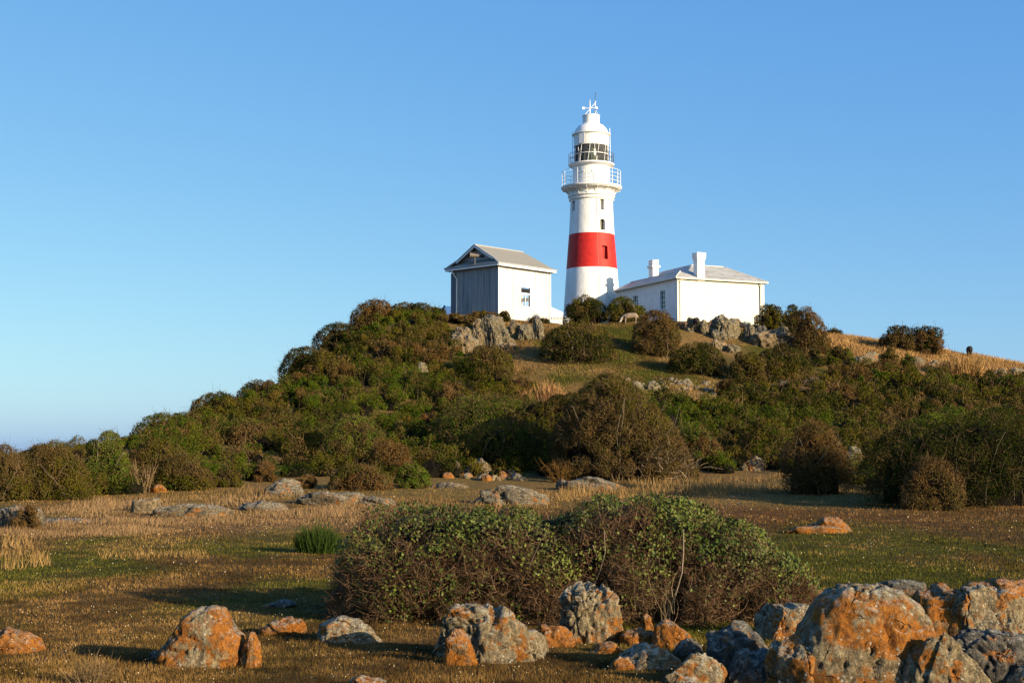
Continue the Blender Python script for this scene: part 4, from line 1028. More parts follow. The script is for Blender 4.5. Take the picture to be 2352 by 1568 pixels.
for t in np.linspace(0, 1, 12):
    Y = 461+(720-461)*t; rad = np.interp(Y, [461, 500, 541, 619.5, 705, 735], [rr(50), rr(50.3), rr(52.6), rr(58.8), rr(64.6), rr(67)])+.02
    a = math.asin(.19); cbp.append((math.sin(a)*rad, -math.cos(a)*rad, zz(Y)))
MB().path(cbp, .018, 4).build('cable', plain('cable', (.3,.25,.22), .7), light)

# ---- picket fence, stone pillar, outbuilding behind
fz = terr(np.array([4.]), np.array([131.]))[0]
fence = empty('picket_fence', (P(1266, 740, 131.5)[0], 131.5, Zg-.1)); tag(fence, 'white picket fence running from the shed towards the lighthouse', 'fence')
for i in range(18):
    MB().prism([(-.035, 0, .08), (.035, 0, .08), (.035, 0, 1.12), (0, 0, 1.2), (-.035, 0, 1.12)], (0, .02, 0)).build('picket', white, fence, loc=(.08+i*.135, i*.02, 0))
rl_ = MB(); rl_.path([(0, .05, .3), (2.5, .41, .3)], .035, 4); rl_.path([(0, .05, .95), (2.5, .41, .95)], .035, 4); rl_.build('rail', white, fence)
pp = P(1393, 690, 133); pil = MB(); pil.box((0, 0, .45), (.62, .62, 1.9)); pil.box((0, 0, 1.42), (.72, .72, .12))
o = pil.build('pillar', plain('buff_stone', (.42,.36,.26), .9), None, bevel=.02, loc=(pp[0], pp[1], Zg)); tag(o, 'short buff masonry pillar between the tower foot and the cottage', 'pillar')
ob0 = P(1021, 703, 152); ob1 = P(1262, 700.5, 152); zr_ = ob0[2]
outb = empty('outbuilding', (ob0[0], 152, zr_-4)); tag(outb, 'low white roofed outbuilding showing behind both sides of the shed', 'building')
Lr = ob1[0]-ob0[0]
mb = MB(); mb.poly([(0, 0, 4), (Lr, 0, 4), (Lr+2.6, -4, 2.4), (-.3, -4, 2.4)]); mb.poly([(0, 0, 4), (-.3, 4, 2.4), (Lr+2.6, 4, 2.4), (Lr, 0, 4)]); mb.poly([(Lr, 0, 4), (Lr+2.6, 4, 2.4), (Lr+2.6, -4, 2.4)]); mb.build('roof', white, outb)
MB().box(((Lr+1.8)/2, 0, 1.2-1), (Lr+1.8, 7.2, 4.39)).build('wall', M_render, outb)
MB().path([(-.32, -4.05, 2.38), (-.03, 0, 4.02), (-.32, 4.05, 2.38)], .12, 4).build('bargeboard', M_dark, outb)

# ------------------------------------------------------------------ shrubs
_ss = [10]
def shrub(X0, X1, Ytop, Ybase, pal, label, name='shrub', cat='shrub', d=None, depth=.7, prof=None, pal2=None, stems=0, density=1.0, parts=True, loc_dy=0, group=None, mat=None, **kw):
    _ss[0] += 1; seed = _ss[0]; rng = np.random.default_rng(seed)
    c, hw, H, D = place(X0, X1, Ytop, Ybase, depth, d)
    D = max(D, .25)
    if prof: kw['profile'] = relprof(prof, X0, X1, Ytop, Ybase)
    px = c[1]/1422.
    leaf = kw.pop('leaf', max(.04, 1.45*px)); kw.setdefault('aspect', 3.2)
    area = (2*hw/px)*(H/px); nn = int(np.clip(area*5.2*density/(leaf/px/1.5)**1.6, 900, 70000))
    lobes = kw.pop('nlobes', int(np.clip(area/45, 14, 70)))
    kw.setdefault('lobe', .24); kw.setdefault('twigs', int(nn*.10)); kw.setdefault('twigl', max(.3, 6*px)); kw.setdefault('twigw', max(.004, .22*px))
    me = shrub_mesh('foliage', mat or M_leaf, hw=hw*.99, H=H*1.04, D=D, rng=rng, pal=pal, pal2=pal2, n=nn, nlobes=lobes, leaf=leaf, seed=seed, **kw)
    loc = (c[0], c[1]+loc_dy, c[2]-.03*H)
    if stems:
        root = empty(name, loc); link('foliage', me, root)
        for sm_ in stem_mesh('stem', stems, hw, H, D, rng, r=max(.02, .5*px)): sm_.build('stem', M_bark, root)
        o = root
    else:
        o = link(name, me, None, loc)
    return tag(o, label, cat, group)

# -- left edge row
shrub(-45, 62, 1022, 1152, 'brown', 'brown shrub at the left edge of the shrub row', pal2='olive', stems=4)
shrub(48, 216, 1012, 1150, 'brown', 'wide brown-green shrub with drooping twigs, second from the left edge', pal2='olive', stems=6, prof=[(48,1120),(58,1035),(95,1020),(130,1022),(160,1040),(190,1080),(216,1148)])
shrub(194, 294, 978, 1136, 'leafy', 'tall upright green shrub standing above the row at the left', pal2='bright', nlobes=60, lobe=.16, stems=3, prof=[(196,1120),(202,1040),(215,1002),(245,990),(268,1000),(280,1040),(292,1110)])
shrub(152, 200, 1004, 1100, 'olive', 'rounded shrub peeping over the row behind the wide brown-green shrub', d=66, pal2='brown')
shrub(100, 160, 1008, 1110, 'olive', 'olive shrub top behind the brown row at the left', d=68)
shrub(285, 430, 1006, 1115, 'olive', 'olive shrub right beside the tall upright green shrub', pal2='brown', d=66)
shrub(350, 490, 1046, 1128, 'brown', 'low domed brown-olive shrub at the foot of the left slope', pal2='olive')
shrub(470, 560, 1076, 1120, 'brown', 'low spreading brown shrub right of the domed brown-olive shrub', pal2='olive')
shrub(577, 636, 1056, 1108, 'rust', 'small round rust-brown shrub at the foot of the hill')
shrub(672, 730, 1088, 1122, 'rust', 'little rusty shrub on the sloping rock sheet')
shrub(740, 892, 955, 1078, 'bright', 'large rounded bright green shrub on the lower left slope', pal2='brown', d=74, stems=3)
shrub(846, 946, 1008, 1095, 'rust', 'twiggy rust shrub beside the bright green rounded shrub', d=71)
shrub(904, 990, 1064, 1122, 'bright', 'small green shrub at the front edge of the hill foot')
shrub(752, 905, 1066, 1128, 'olive', 'low olive shrub in front of the pale grey rock', pal2='rust')
shrub(640, 760, 985, 1100, 'olive', 'olive shrub mass left of the bright green rounded shrub', pal2='green', d=76)
shrub(480, 640, 960, 1100, 'green', 'broad green shrub midway up the lower left slope', pal2='brown', d=80)
shrub(985, 1300, 910, 1092, 'bright', 'long green shrub bank shaded by the great pointed bush', prof=[(985,1085),(1005,1000),(1030,940),(1070,912),(1140,913),(1200,925),(1255,935),(1300,960)], d=81, depth=.5, stems=5, pal2='green')
shrub(1030, 1300, 960, 1092, 'green', 'dark green shrub in the shade at the left of the great pointed bush', d=75, depth=.5, pal2='olive', stems=4)
shrub(1560, 1675, 968, 1092, 'bright', 'green shrub tucked against the right of the great pointed bush', pal2='rust', d=76, prof=[(1560,975),(1590,970),(1625,990),(1655,1040),(1675,1090)], stems=2)
gb = shrub(1262, 1600, 860, 1106, 'olive', 'great pointed bush with bare grey twigs at the foot of the hill', name='pointed_bush', cat='bush', pal2='brown', depth=.85, nlobes=230, lobe=.105, stems=10,
      prof=[(1262,1060),(1285,960),(1320,905),(1355,878),(1395,858),(1435,876),(1490,920),(1535,966),(1572,1030),(1592,1078),(1600,1104)], twigs=13000, twigw=.012, twigl=.36, core=.86, density=1.5, skirt=.6)
shrub(1075, 1345, 905, 1100, 'dark', 'dark green shrub ridge running into the shaded left side of the great pointed bush', pal2='olive', depth=.55, d=80, nlobes=110, lobe=.1,
      prof=[(1075,1090),(1110,1030),(1160,975),(1215,940),(1270,915),(1320,905),(1345,960)])
shrub(1796, 1948, 960, 1138, 'rust', 'rounded rust-brown shrub at the right foot of the hill', pal2='brown', depth=.75, stems=5, nlobes=60, prof=[(1796,1115),(1808,1030),(1830,985),(1865,962),(1900,985),(1930,1030),(1946,1080),(1948,1130)], twigs=2500)
shrub(1690, 1830, 960, 1085, 'olive', 'shaded olive shrub behind the pale rock at the right foot of the hill', d=79, pal2='green')
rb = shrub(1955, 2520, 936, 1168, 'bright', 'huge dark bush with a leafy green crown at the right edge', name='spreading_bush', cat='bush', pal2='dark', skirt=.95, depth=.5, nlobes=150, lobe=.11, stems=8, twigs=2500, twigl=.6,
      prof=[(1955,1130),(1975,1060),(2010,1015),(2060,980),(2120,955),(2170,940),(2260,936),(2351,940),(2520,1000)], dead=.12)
shrub(2070, 2215, 1052, 1172, 'rust', 'thorny rust shrub growing in front of the huge right bush', depth=.5, pal2='brown', twigs=2200)
# bare pale branches tangled at the lower right of the great bush
brg = np.random.default_rng(8); bn = 130; gl_ = np.array(gb.location); q0 = P(1525, 1095, gl_[1]-2.2)-gl_; q0[2] = .1
tb = q0+np.stack([brg.normal(0, .75, bn), brg.uniform(-.9, .6, bn), brg.uniform(0, 1.3, bn)], -1)
dr = unit(np.stack([brg.normal(0, .7, bn), brg.normal(-.3, .3, bn), brg.uniform(.2, 1, bn)], -1))
V, Fq = twig_strips(tb, dr, .9, np.full(bn, .018), brg, curl=.55)
link('bare_branches', npmesh('bare_branches', V, [Fq], [M_grass], col=np.repeat(np.array([[.27,.20,.13]])*(.4+.8*brg.random((bn, 1))), 8, 0)), gb)
# -- crest and upper slope
shrub(1292, 1396, 679, 748, 'olive', 'dense olive shrub right in front of the tower foot', d=124.5, pal2='dark', stems=2)
shrub(1386, 1486, 681, 740, 'green', 'green shrub with bare stems between the tower foot and the cottage', d=124, pal2='olive', stems=5)
shrub(1240, 1412, 738, 838, 'olive', 'large olive shrub in the middle of the slope below the tower', pal2='dark', stems=4, prof=[(1240,810),(1262,765),(1300,742),(1350,740),(1385,760),(1408,800),(1412,830)])
shrub(1453, 1562, 712, 822, 'rust', 'tall rusty brown shrub below the near corner of the cottage', pal2='brown', stems=3)
shrub(1530, 1668, 785, 864, 'olive', 'round olive shrub on open grass below the rusty brown shrub', pal2='dark', stems=3)
shrub(1668, 1760, 806, 886, 'olive', 'olive shrub left of its larger neighbour below the cottage crag', pal2='brown')
shrub(1725, 1866, 790, 882, 'dark', 'wide dark olive shrub below the cottage crag', pal2='olive', stems=2)
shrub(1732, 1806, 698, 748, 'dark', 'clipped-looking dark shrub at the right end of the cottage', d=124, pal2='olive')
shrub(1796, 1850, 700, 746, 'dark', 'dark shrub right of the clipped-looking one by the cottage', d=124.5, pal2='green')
shrub(1818, 1905, 698, 852, 'rust', 'tall spire-shaped rust shrub on the crest right of the cottage', pal2='brown', d=118, stems=3, depth=.6, prof=[(1818,780),(1828,730),(1846,722),(1852,702),(1862,698),(1868,730),(1885,765),(1905,840)])
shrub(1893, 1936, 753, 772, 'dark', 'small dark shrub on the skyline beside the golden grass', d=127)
shrub(1890, 1965, 794, 858, 'green', 'fresh green shrub right of the spire-shaped shrub', d=113)
shrub(1822, 1900, 800, 868, 'brown', 'brown shrub below the spire-shaped shrub', d=112, pal2='dark')
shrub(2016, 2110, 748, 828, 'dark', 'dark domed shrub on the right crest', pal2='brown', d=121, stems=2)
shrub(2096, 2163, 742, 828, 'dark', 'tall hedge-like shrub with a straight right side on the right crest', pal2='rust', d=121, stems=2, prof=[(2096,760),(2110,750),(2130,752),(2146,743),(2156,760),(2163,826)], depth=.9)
shrub(2018, 2062, 798, 856, 'olive', 'small olive shrub below the dark domed shrub', pal2='brown', d=113)
shrub(2066, 2100, 812, 850, 'green', 'small green shrub under the hedge-like shrub', d=114)
shrub(2238, 2262, 860, 905, 'dark', 'small dark upright shrub near the right edge', d=108)
shrub(2262, 2400, 862, 930, 'green', 'wide green shrub below the golden grass at the right edge', d=105)
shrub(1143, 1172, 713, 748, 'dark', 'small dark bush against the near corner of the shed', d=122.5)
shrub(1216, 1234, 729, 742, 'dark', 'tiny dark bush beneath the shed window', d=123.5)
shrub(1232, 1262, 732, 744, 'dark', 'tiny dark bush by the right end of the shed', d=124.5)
shrub(1000, 1100, 722, 768, 'olive', 'low olive scrub in front of the shaded shed wall', d=119, pal2='brown')
shrub(1060, 1150, 716, 745, 'olive', 'low dry scrub under the shaded shed wall', d=121.5, pal2='rust')
shrub(960, 1040, 735, 790, 'olive', 'grey-green shrub left of the shed crag', d=115)
shrub(800, 915, 688, 765, 'rust', 'rust-brown shrub on the skyline left of the dark brow', d=120, pal2='brown')
shrub(860, 1030, 698, 765, 'dark', 'dark shrub brow on the skyline left of the shed', d=122)  # dark leaves of this and next two also paint the brow's shade
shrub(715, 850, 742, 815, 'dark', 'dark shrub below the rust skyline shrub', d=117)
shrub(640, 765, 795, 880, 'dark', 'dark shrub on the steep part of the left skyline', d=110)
shrub(540, 668, 872, 940, 'brown', 'brown shrub with dead twigs on the left skyline', d=99, pal2='dark')
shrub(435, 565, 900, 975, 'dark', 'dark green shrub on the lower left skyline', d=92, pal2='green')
shrub(300, 470, 950, 1030, 'green', 'green shrub where the left skyline meets the slope', d=84)
shrub(1150, 1240, 868, 930, 'rust', 'rusty shrub at the left edge of the hill clearing', pal2='brown', d=98)
shrub(1060, 1180, 790, 900, 'brown', 'big brown shrub below the shed crag', pal2='olive', d=104)
shrub(1640, 1690, 870, 915, 'brown', 'dry brown shrub beside the stony patch', d=99)
shrub(1500, 1600, 905, 960, 'green', 'dark green shrub behind the right shoulder of the great bush', d=94)
# dead bush and small dry plants on the field
def twig_plant(X0, X1, Yt, Yb, label, n, col='twig', name='dry_plant', cat='plant', w_=1.0, d=None, spread=.6, dense=0):
    c, hw, H, D = place(X0, X1, Yt, Yb, .7, d); rng = np.random.default_rng(int(X0)); px = c[1]/1422
    b = np.stack([rng.normal(0, hw*.3, n), rng.normal(0, D*.3, n), np.zeros(n)], -1)
    dr = unit(np.stack([b[:, 0]/hw*spread*2+rng.normal(0, spread*.5, n), rng.normal(0, spread*.5, n), np.ones(n)], -1))
    V, Fq = twig_strips(b, dr, H, np.full(n, .38*px*w_), rng, curl=.25)
    k = n*3; s_ = rng.integers(0, n, k); t = rng.random(k)*.8+.15
    b2 = b[s_]+dr[s_]*(H*t)[:, None]; d2 = unit(dr[s_]+rng.normal(0, .7, (k, 3)))
    V2, F2 = twig_strips(b2, d2, H*.35, np.full(k, .25*px*w_), rng, curl=.5)
    cl = np.array(PAL[col][0])*.8; cols = cl*(.7+1.1*rng.random((n+k, 1))); cols = np.repeat(cols, 8, 0)
    me = npmesh(name, np.concatenate([V, V2]), [np.concatenate([Fq, F2+len(V)])], [M_grass], col=cols)
    return tag(link(name, me, None, c), label, cat)
twig_plant(308, 356, 1076, 1132, 'dead grey bush of bare curled branches at the left side of the field', 60, name='dead_bush', cat='bush', w_=1.4, spread=.3)
twig_plant(1262, 1300, 1066, 1108, 'rusty dry plant left of the humped grey boulder', 90, col='rust')
twig_plant(1048, 1078, 1020, 1062, 'rusty leafless plant above the knobbly boulder', 60, col='rust')
twig_plant(160, 250, 1518, 1580, 'pale dead grass plant at the bottom edge left of the peaked boulder', 110, w_=.9)
twig_plant(1548, 1600, 1090, 1140, 'bare dead stalk clump beside the great bush', 30)
def tussock(X0, X1, Yt, Yb, label, n, col, name='tussock', d=None, lean=.35):
    c, hw, H, D = place(X0, X1, Yt, Yb, .6, d); rng = np.random.default_rng(int(X0)+3); px = c[1]/1422
    a = rng.random(n)*6.28; r = np.sqrt(rng.random(n)); b = np.stack([r*np.cos(a)*hw*.8, r*np.sin(a)*D*.8, 0*r], -1)
    dr = unit(np.stack([b[:, 0]/hw*lean+rng.normal(0, .16, n), b[:, 1]/D*lean+rng.normal(0, .16, n), np.ones(n)], -1))
    L = H*(.65+.45*rng.random(n))*(1-.35*r**2)
    V, Fq = twig_strips(b, dr, L, np.full(n, .33*px), rng, curl=.12)
    cl = np.array(col)*.72*(.6+.9*rng.random((n, 1))); me = npmesh(name, V, [Fq], [M_grass], col=np.repeat(cl, 8, 0))
    return tag(link(name, me, None, c), label, 'grass tussock')
tussock(672, 786, 1216, 1272, 'vivid green rush tussock in the field left of the leafy bush', 2600, (.042,.07,.014))
tussock(2150, 2262, 824, 872, 'large golden grass tussock on the right crest', 2600, (.46,.27,.10))
tussock(1225, 1292, 888, 932, 'tall golden grass clump at the left edge of the hill clearing', 1500, (.44,.24,.10))
tussock(1190, 1222, 900, 934, 'small rusty grass clump left of the tall golden clump', 500, (.34,.18,.08))
shrub(30, 95, 1160, 1200, 'rust', 'small dry shrub on the grey boulders at the left edge', d=42)

# -- the big leafy bush in the foreground
def big_sel(p, d, rng):
    n_ = fbm(p/np.array([.9, .9, .55])+4.2, 3, 77)
    h = p[:, 2]/1.75
    s = (h-.66)*1.25+n_*1.9+.3*d[:, 0]+.35*d[:, 2]
    return s+rng.normal(0, .45, len(p)) > -.04
big = shrub(744, 1888, 1137, 1440, 'leafy', 'big spreading bush with glossy green leaves on top and red-brown twigs below, foreground centre', name='leafy_bush', cat='bush', depth=.42, mat=M_gloss,
      leaf=.050, nlobes=190, lobe=.115, quad=True, aspect=3.2, density=3.4, leafsel=big_sel, twigs=42000, twigw=.0045, twigl=.17, dead=.06, core=.9, stems=14, twigcol='redtwig',
      prof=[(744,1435),(752,1370),(775,1290),(800,1235),(850,1180),(905,1170),(960,1178),(1040,1176),(1120,1166),(1200,1180),(1280,1190),(1340,1190),(1375,1150),(1440,1137),(1530,1140),(1590,1155),(1650,1195),(1720,1218),(1790,1268),(1850,1325),(1880,1365),(1888,1425)])
# long loose shoots above it
sh_rng = np.random.default_rng(5)
c0 = np.array(big.location); k = 70
Xs = sh_rng.uniform(800, 1860, k); pf_ = np.interp(Xs, [800,850,905,1120,1340,1375,1530,1650,1790,1880], [1235,1180,1170,1166,1190,1150,1140,1195,1255,1340])
base = np.stack([P(x, y+12, c0[1]-.2+sh_rng.uniform(-.3, .3)) for x, y in zip(Xs, pf_)])-c0
dr = unit(np.stack([sh_rng.normal(0, .5, k), sh_rng.normal(0, .3, k), np.ones(k)], -1))
V, Fq = twig_strips(base, dr, .28, np.full(k, .0045), sh_rng, curl=.4)
o = link('shoot', npmesh('shoot', V, [Fq], [M_grass], col=np.repeat(np.array([[.26,.16,.09]])*(.6+.8*sh_rng.random((k, 1))), 8, 0)), big)
# leafless thicket of upright stems in the gap of the bush above the split boulder
tn = 150; gx0 = P(1490, 1400, c0[1]-1.2)
tb = np.stack([sh_rng.normal(0, .28, tn), sh_rng.normal(0, .25, tn), sh_rng.uniform(0, .5, tn)], -1)+(np.array([gx0[0], gx0[1], .0])-c0)
dr = unit(np.stack([sh_rng.normal(0, .25, tn), sh_rng.normal(-.1, .2, tn), np.ones(tn)], -1))
V, Fq = twig_strips(tb, dr, .5, np.full(tn, .006), sh_rng, curl=.3)
link('bare_stems', npmesh('bare_stems', V, [Fq], [M_grass], col=np.repeat(np.array([[.15,.11,.065]])*(.5+.9*sh_rng.random((tn, 1))), 8, 0)), big)

# ------------------------------------------------------------------ hillside scrub mass
def inpoly(x, y, poly):
    r = np.zeros(x.shape, bool); pl_ = np.array(poly, float); n_ = len(pl_); j = n_-1
    for i in range(n_):
        xi, yi = pl_[i]; xj, yj = pl_[j]
        c_ = ((yi > y) != (yj > y)) & (x < (xj-xi)*(y-yi)/(yj-yi+1e-9)+xi); r ^= c_; j = i
    return r
SCRUB = [[(-80,1150),(60,1150),(290,1135),(480,1122),(600,1104),(740,1100),(960,1098),(1100,1092),(1560,1098),(1660,1088),(1720,1070),(1800,1085),(1930,1090),(1960,1150),(2500,1165),(2500,868),(2351,872),(2240,884),(2140,868),(2050,862),(1960,850),
          (1900,862),(1870,895),(1760,905),(1680,915),(1640,930),(1560,925),(1480,935),(1240,945),(1205,925),(1185,870),(1150,815),(1090,800),(1020,790),(990,750),(1010,728),(950,715),(850,725),(750,790),(650,870),(560,905),(450,945),(290,1010),(150,1040),(-80,1050)]]
srng = np.random.default_rng(11)
nc = 5200; cxx = srng.uniform(-48, 58, nc); cyy = srng.uniform(60, 127, nc); czz = terr(cxx, cyy)
pX, pY = proj(np.stack([cxx, cyy, czz], -1))
ok = inpoly(pX, pY, SCRUB[0]) & (pX > -60) & (pX < 2420)
# clear of the field
ok &= ~((cyy < 67) & (cxx > -16) & (cxx < 16))
sel = []
pts_ = np.stack([cxx, cyy, czz], -1)[ok]
keepers = []
grid = {}
for p in pts_:
    rad = 1.05 if p[1] > 85 else .95
    kx, ky = int(p[0]//rad), int(p[1]//rad); bad = False
    for a in (-1, 0, 1):
        for b_ in (-1, 0, 1):
            for q in grid.get((kx+a, ky+b_), ()):
                if (q[0]-p[0])**2+(q[1]-p[1])**2 < rad*rad*.8: bad = True
    if not bad: grid.setdefault((kx, ky), []).append(p); keepers.append(p)
keepers = np.array(keepers)
print('scrub clumps', len(keepers))
SKYL = np.array([(-100,1032),(200,1022),(300,1003),(380,962),(450,925),(560,885),(640,870),(660,848),(700,815),(760,775),(820,732),(900,706),(1010,702),(1030,790),(1060,806),(1260,806),(1300,735),(1301,0),(1880,0),(1881,790),(2060,810),(2351,850),(2500,850)], float)
def scrub(name, cents, label, seed):
    rng = np.random.default_rng(seed); Vs, cs = [], []; cores = []; TV, TF, TC = [], [], []
    reg = fbm(cents/7.+3.3, 3, 61); reg2 = fbm(cents/4.-8.1, 3, 62)
    for i, c in enumerate(cents):
        px = c[1]/1422.; R0 = rng.uniform(.6, 1.25); Hh_ = R0*rng.uniform(.8, 1.5)
        cX, cY = proj(c); lim = np.interp(cX, SKYL[:, 0], SKYL[:, 1])+rng.uniform(-6, 14); room = (cY-lim)*sc(c[1])
        if room < .35: continue
        ff = min(1, room/(Hh_*1.35)); Hh_ *= ff; R0 *= max(ff, .55)
        if reg[i]+rng.normal(0, .12) < -.08: pal = 'green'
        elif reg2[i]+rng.normal(0, .15) > .12: pal = 'brown' if rng.random() < .6 else 'rust'
        else: pal = 'olive' if rng.random() < .65 else 'dark'
        nl = 8; n_ = 1350
        an = rng.uniform(.35, .8); lc_ = np.stack([rng.normal(0, R0*an, nl), rng.normal(0, R0*(1.1-an), nl), rng.uniform(.1, .9, nl)**1.2*Hh_], -1); lr = R0*rng.uniform(.18, .55, nl)
        ks = rng.integers(0, nl, n_); d = unit(rng.normal(0, 1, (n_, 3))+np.array([.1, -.35, .25]))
        pt = lc_[ks]+d*(lr[ks]*(1-.3*rng.random(n_)**2))[:, None]
        kp = pt[:, 2] > 0; pt = pt[kp]; d = d[kp]
        cl = palette(pt+c*.7, pal, rng, 31, .2, 1.3)
        v, f = leaf_tris(pt+c, d, 1.5*px, rng, aspect=3.2)
        Vs.append(v); cs.append(np.repeat(cl, 3, 0))
        if rng.random() < .6:
            nt2 = rng.integers(8, 40); k2 = rng.integers(0, len(pt), nt2); D2 = unit(d[k2]*.5+rng.normal(0, .4, (nt2, 3))+np.array([0, 0, .8]))
            v2, f2 = twig_strips(pt[k2]+c-D2*.25, D2, rng.uniform(.35, .8), .25*px, rng); TV.append(v2); TF.append(f2); TC.append(np.repeat(np.array(PAL['twig'][0])*.8*(.4+1.1*rng.random((nt2, 1))), 8, 0))
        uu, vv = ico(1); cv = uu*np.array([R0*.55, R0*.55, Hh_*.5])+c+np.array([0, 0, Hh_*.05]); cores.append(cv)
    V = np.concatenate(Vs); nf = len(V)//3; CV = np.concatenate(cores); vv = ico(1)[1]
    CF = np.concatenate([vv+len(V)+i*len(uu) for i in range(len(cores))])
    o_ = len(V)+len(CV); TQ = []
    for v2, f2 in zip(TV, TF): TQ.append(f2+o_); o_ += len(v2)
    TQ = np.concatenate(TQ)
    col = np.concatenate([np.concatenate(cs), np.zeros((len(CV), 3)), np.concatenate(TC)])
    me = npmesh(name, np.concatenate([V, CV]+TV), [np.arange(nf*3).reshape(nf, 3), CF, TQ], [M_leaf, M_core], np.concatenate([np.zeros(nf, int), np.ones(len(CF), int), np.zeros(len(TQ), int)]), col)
    return tag(link(name, me), label, 'scrub', kind='stuff')
kx_, ky_ = proj(keepers)
left = kx_ < 1300
scrub('hillside_scrub', keepers[left], 'dense mixed green and brown scrub covering the left side of the hill', 1)
scrub('hillside_scrub', keepers[~left], 'dense dark green scrub covering the lower right slope', 2)

# ------------------------------------------------------------------ grass
def grass(name, pts, h, wdt, cols, label, rng, lean=.35, per=1):
    n_ = len(pts); d = unit(np.stack([rng.normal(0, lean, n_), rng.normal(0, lean, n_), np.ones(n_)], -1))
    side = unit(np.cross(d, rng.normal(0, 1, (n_, 3)))); hh = (h*(.5+.9*rng.random(n_)))[:, None]
    V = np.stack([pts-side*wdt[:, None], pts+side*wdt[:, None], pts+d*hh], 1).reshape(-1, 3)
    cc_ = cols*(.65+.7*rng.random((n_, 1)))
    me = npmesh(name, V, [np.arange(n_*3).reshape(n_, 3)], [M_grass], col=np.repeat(cc_, 3, 0))
    return tag(link(name, me), label, 'grass', kind='stuff')
grng = np.random.default_rng(21)
# sample the field so that blades are about evenly dense in the picture
def field_pts(n_, y0, y1, xlo=-.39, xhi=.39, pw=1.0):
    u = grng.random(n_); iy = 1/y0+(1/y1-1/y0)*u; y = 1/iy; x = y*grng.uniform(xlo, xhi, n_)
    return x, y
x, y = field_pts(330000, 13.2, 66); z = terr(x, y); pts_ = np.stack([x, y, z-.005], -1)
cl = gcol(x, y); nn_ = fbm(np.stack([x, y, 0*x], -1)/.35, 2, 51)
nn2 = fbm(np.stack([x, y*.8, 0*x], -1)/1.1, 3, 52); cl = cl*np.clip(1.0+.9*nn_[:, None]+.9*nn2[:, None], .35, 2); st_ = sstep(.28, .6, nn2+.6*nn_)[:, None]; cl = cl*(1-st_*.8)+STRAW*.6*st_*.8; cl = np.clip(cl, .01, 1)
pw = y/1422.
hn = fbm(np.stack([x, y*.6, 0*x], -1)/2.3, 3, 58)
h = np.clip(.030+.05*np.clip(hn+.1, 0, 1)+.0*y, .02, .2)+pw*.9
grass('turf_grass', pts_, h, .36*pw, np.clip(cl*np.array([.98,.92,.80]), 0, 1), 'short green and brown turf grass over the whole field', grng)
# pale seed heads scattered in the turf
x, y = field_pts(3200, 14, 60); z = terr(x, y); pw = y/1422.
q = np.stack([x, y, z+.05+.03*grng.random(len(x))], -1)
grass('turf_flowers', q, 1.0*pw, .45*pw, np.tile([.55,.46,.30], (len(x), 1)), 'tiny pale seed heads dotted through the turf', grng, lean=.8)
# taller dry grass in bands (regions by pixel outline on the ground)
DRY = [([(60,1172),(250,1150),(520,1140),(640,1128),(600,1160),(480,1190),(230,1190),(80,1185)], 22000, PINK, .22),
       ([(0,1215),(330,1190),(560,1175),(760,1160),(900,1160),(1000,1165),(820,1200),(560,1205),(300,1235),(0,1240)], 30000, PINK*.95, .16),
       ([(0,1245),(90,1250),(120,1300),(0,1315)], 7000, STRAW*1.1, .26),
       ([(220,1262),(480,1255),(470,1285),(230,1290)], 5000, STRAW, .16),
       ([(1290,1118),(1560,1100),(1800,1092),(1800,1135),(1500,1140),(1280,1150)], 30000, STRAW*1.0, .38),
       ([(1100,1140),(1290,1128),(1290,1165),(1080,1175)], 8000, STRAW*.85, .28),
       ([(900,1120),(1000,1128),(1100,1170),(900,1165),(780,1165)], 7000, BRN*1.6, .2),
       ([(300,1135),(600,1115),(780,1130),(600,1150),(350,1150)], 9000, BRN*1.7, .22),
       ([(560,1110),(640,1112),(620,1140),(540,1130)], 3000, PINK, .35)]
P_, H_, C_l, W_l = [], [], [], []
for poly, n_, colr, hh in DRY:
    x, y = field_pts(n_*9, 30, 84, -.40, .40); 
    X_, Y_ = proj(np.stack([x, y, field_z(y)], -1)); s = inpoly(X_, Y_, poly)
    x, y = x[s][:n_], y[s][:n_]; z = terr(x, y)
    nz_ = fbm(np.stack([x, y, 0*x], -1)/1.6, 3, 71); kp = nz_+grng.normal(0, .2, len(x)) > -.25; x, y, z, nz_ = x[kp], y[kp], z[kp], nz_[kp]
    P_.append(np.stack([x, y, z], -1)); H_.append(hh*np.clip(.65+1.3*nz_, .15, 1.6)); C_l.append(colr*(.85+.5*nz_[:, None])); W_l.append(.3*y/1422)
grass('dry_grass', np.concatenate(P_), np.concatenate(H_), np.concatenate(W_l), np.clip(np.concatenate(C_l)*.72, 0, 1), 'pale straw-coloured dry grass in bands across the far side of the field', grng, lean=.28)
# grass on the hill clearing and the crest
def hill_grass(polys, n_, colr, hh, name, label, lean=.3):
    x = grng.uniform(-12, 56, n_); y = grng.uniform(84, 133, n_); z = terr(x, y)
    X_, Y_ = proj(np.stack([x, y, z], -1)); s = np.zeros(len(x), bool)
    for pl_ in polys: s |= inpoly(X_, Y_, pl_)
    x, y, z = x[s], y[s], z[s]; nz_ = fbm(np.stack([x, y, 0*x], -1)/1.8, 3, 81)
    cg = gcol(x, y) if colr is None else np.tile(colr, (len(x), 1))
    return grass(name, np.stack([x, y, z], -1), hh*(.8+.8*nz_), .32*y/1422, np.clip(cg*(1+.5*nz_[:, None])*1.1, .01, 1), label, grng, lean)
hill_grass([[(1150,790),(1240,760),(1420,740),(1480,745),(1560,790),(1660,870),(1780,880),(1680,915),(1480,935),(1240,945),(1200,900)]], 420000, None, .13, 'hill_turf', 'short olive turf and dry grass in the clearing below the buildings')
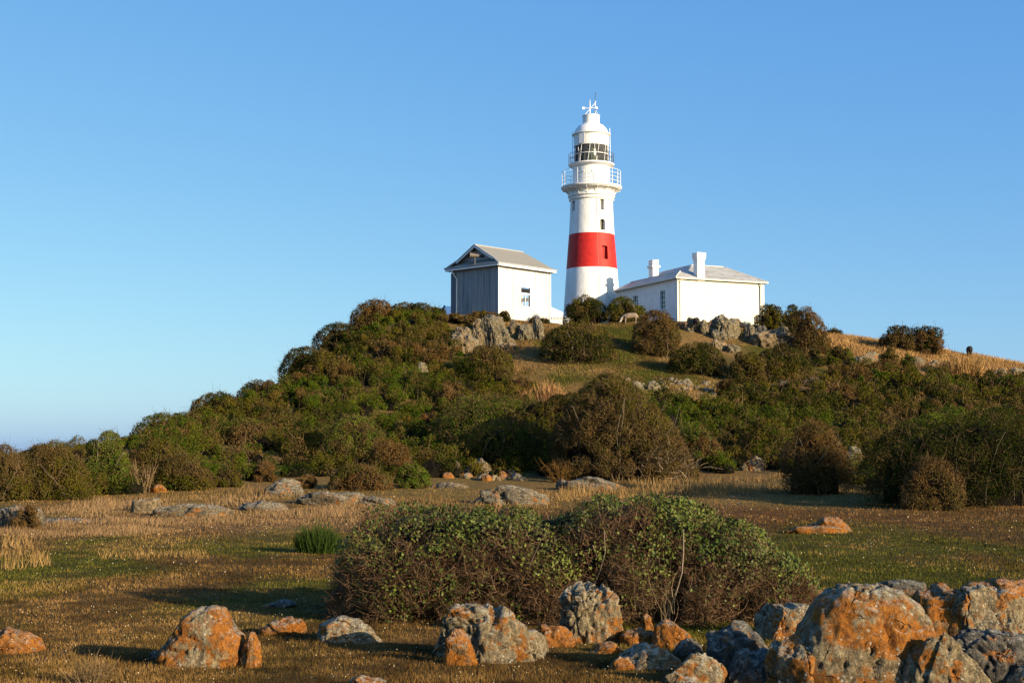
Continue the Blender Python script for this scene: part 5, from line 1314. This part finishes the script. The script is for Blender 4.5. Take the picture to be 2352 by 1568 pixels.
hill_grass([[(1860,760),(1960,768),(2020,778),(2100,790),(2170,800),(2260,818),(2420,850),(2420,885),(2340,880),(2200,868),(2140,850),(2000,830),(1900,800)],
            ], 420000, GOLD*.72, .36, 'golden_grass', 'tall golden grass along the crest')

hill_grass([[(1570,730),(1900,720),(1900,800),(1600,790)], [(1050,725),(1280,725),(1290,780),(1160,790)]], 260000, GOLD*.5, .09, 'crag_grass', 'short golden-brown grass around the rocky crags below the buildings')

# ------------------------------------------------------------------ sheep
M_fleece = plain('brown_fleece', (.12,.075,.05), .95, var=.3, scale=14)
M_dfleece = plain('black_fleece', (.02,.017,.015), .95, var=.3, scale=14)
M_pfleece = plain('shorn_fleece', (.22,.165,.115), .95, var=.2, scale=14)
M_face = plain('pale_face', (.46,.40,.33), .8)
def sheep(X, Y, d, head, label, mat, s=1.0, grazing=True, face=None):
    """one skinned body; head = heading angle, 0 faces right, pi faces left"""
    c = P(X, Y, d); z0 = float(terr(np.array([c[0]]), np.array([d]))[0])
    vs = [(-.42,0,.62,.20),(-.18,0,.63,.235),(.10,0,.62,.235),(.34,0,.62,.20),
          (.50,0,.60 if grazing else .78,.12),(.64,0,.40 if grazing else .93,.085),(.74,0,.22 if grazing else .93,.075),(.80,0,.13 if grazing else .90,.05)]
    ed = [(0,1),(1,2),(2,3),(3,4),(4,5),(5,6),(6,7)]
    for (root, x0, bend) in ((0, -.38, -.06), (3, .34, .03)):
        for sy in (-1, 1):
            i = len(vs); vs += [(x0, sy*.12, .46, .085), (x0+bend, sy*.12, .27, .045), (x0, sy*.12, .05, .03), (x0+.03, sy*.12, .0, .032)]; ed += [(root, i), (i, i+1), (i+1, i+2), (i+2, i+3)]
    i = len(vs); vs += [(-.60,0,.55,.035),(-.64,0,.42,.03)]; ed += [(0, i), (i, i+1)]
    hx, hz = vs[5][0], vs[5][2]
    for sy in (-1, 1):
        i = len(vs); vs += [(hx-.02, sy*.13, hz+.04, .025)]; ed += [(5, i)]
    me = bpy.data.meshes.new('sheep'); me.from_pydata([Vector(v[:3])*s for v in vs], ed, [])
    o = link('sheep', me, None, (c[0], d, z0), head)
    o.modifiers.new('skin', 'SKIN')
    for v, sv in zip(vs, me.skin_vertices[0].data): sv.radius = (v[3]*s, v[3]*s)
    me.skin_vertices[0].data[1].use_root = True
    sd = o.modifiers.new('sub', 'SUBSURF'); sd.levels = 2; sd.render_levels = 2
    bpy.context.view_layer.update(); dg = bpy.context.evaluated_depsgraph_get()
    m2 = bpy.data.meshes.new_from_object(o.evaluated_get(dg)); o.modifiers.clear(); o.data = m2
    m2.materials.clear(); m2.materials.append(mat); m2.materials.append(face or mat)
    for p in m2.polygons:
        p.use_smooth = True
        if p.center.x > .60*s: p.material_index = 1
    return tag(o, label, 'sheep')
sheep(1447, 738, 121.5, R(175), 'pale shorn sheep with a white head grazing under the green shrub by the tower', M_pfleece, 1.15, face=M_face)
sheep(1530, 736, 121.5, R(75), 'brown sheep with its rump to us at the near corner of the cottage', M_fleece, 1.0)
sheep(1566, 740, 121, R(150), 'brown sheep lying low between rocks, half hidden before the cottage wall', M_fleece, .8)
sheep(1596, 732, 121, R(95), 'black sheep standing upright behind the small crag rocks', M_dfleece, 1.35)
sheep(1645, 731, 123, R(200), 'dark brown sheep at the left of the biggest crag rock', M_fleece, 1.05)
sheep(1662, 730, 123.5, R(110), 'brown sheep right behind the top of the biggest crag rock', M_fleece, 1.1)
sheep(1683, 728, 123.5, R(170), 'brown hump-backed sheep grazing at the right of the biggest crag rock', M_fleece, 1.15)
sheep(1700, 733, 123, R(20), 'black sheep grazing last on the right before the cottage wall', M_dfleece, 1.0)
sheep(2226, 830, 123.5, R(78), 'dark sheep standing alone in the golden grass on the right crest', M_dfleece, 1.15)
print('objects', len(bpy.data.objects))
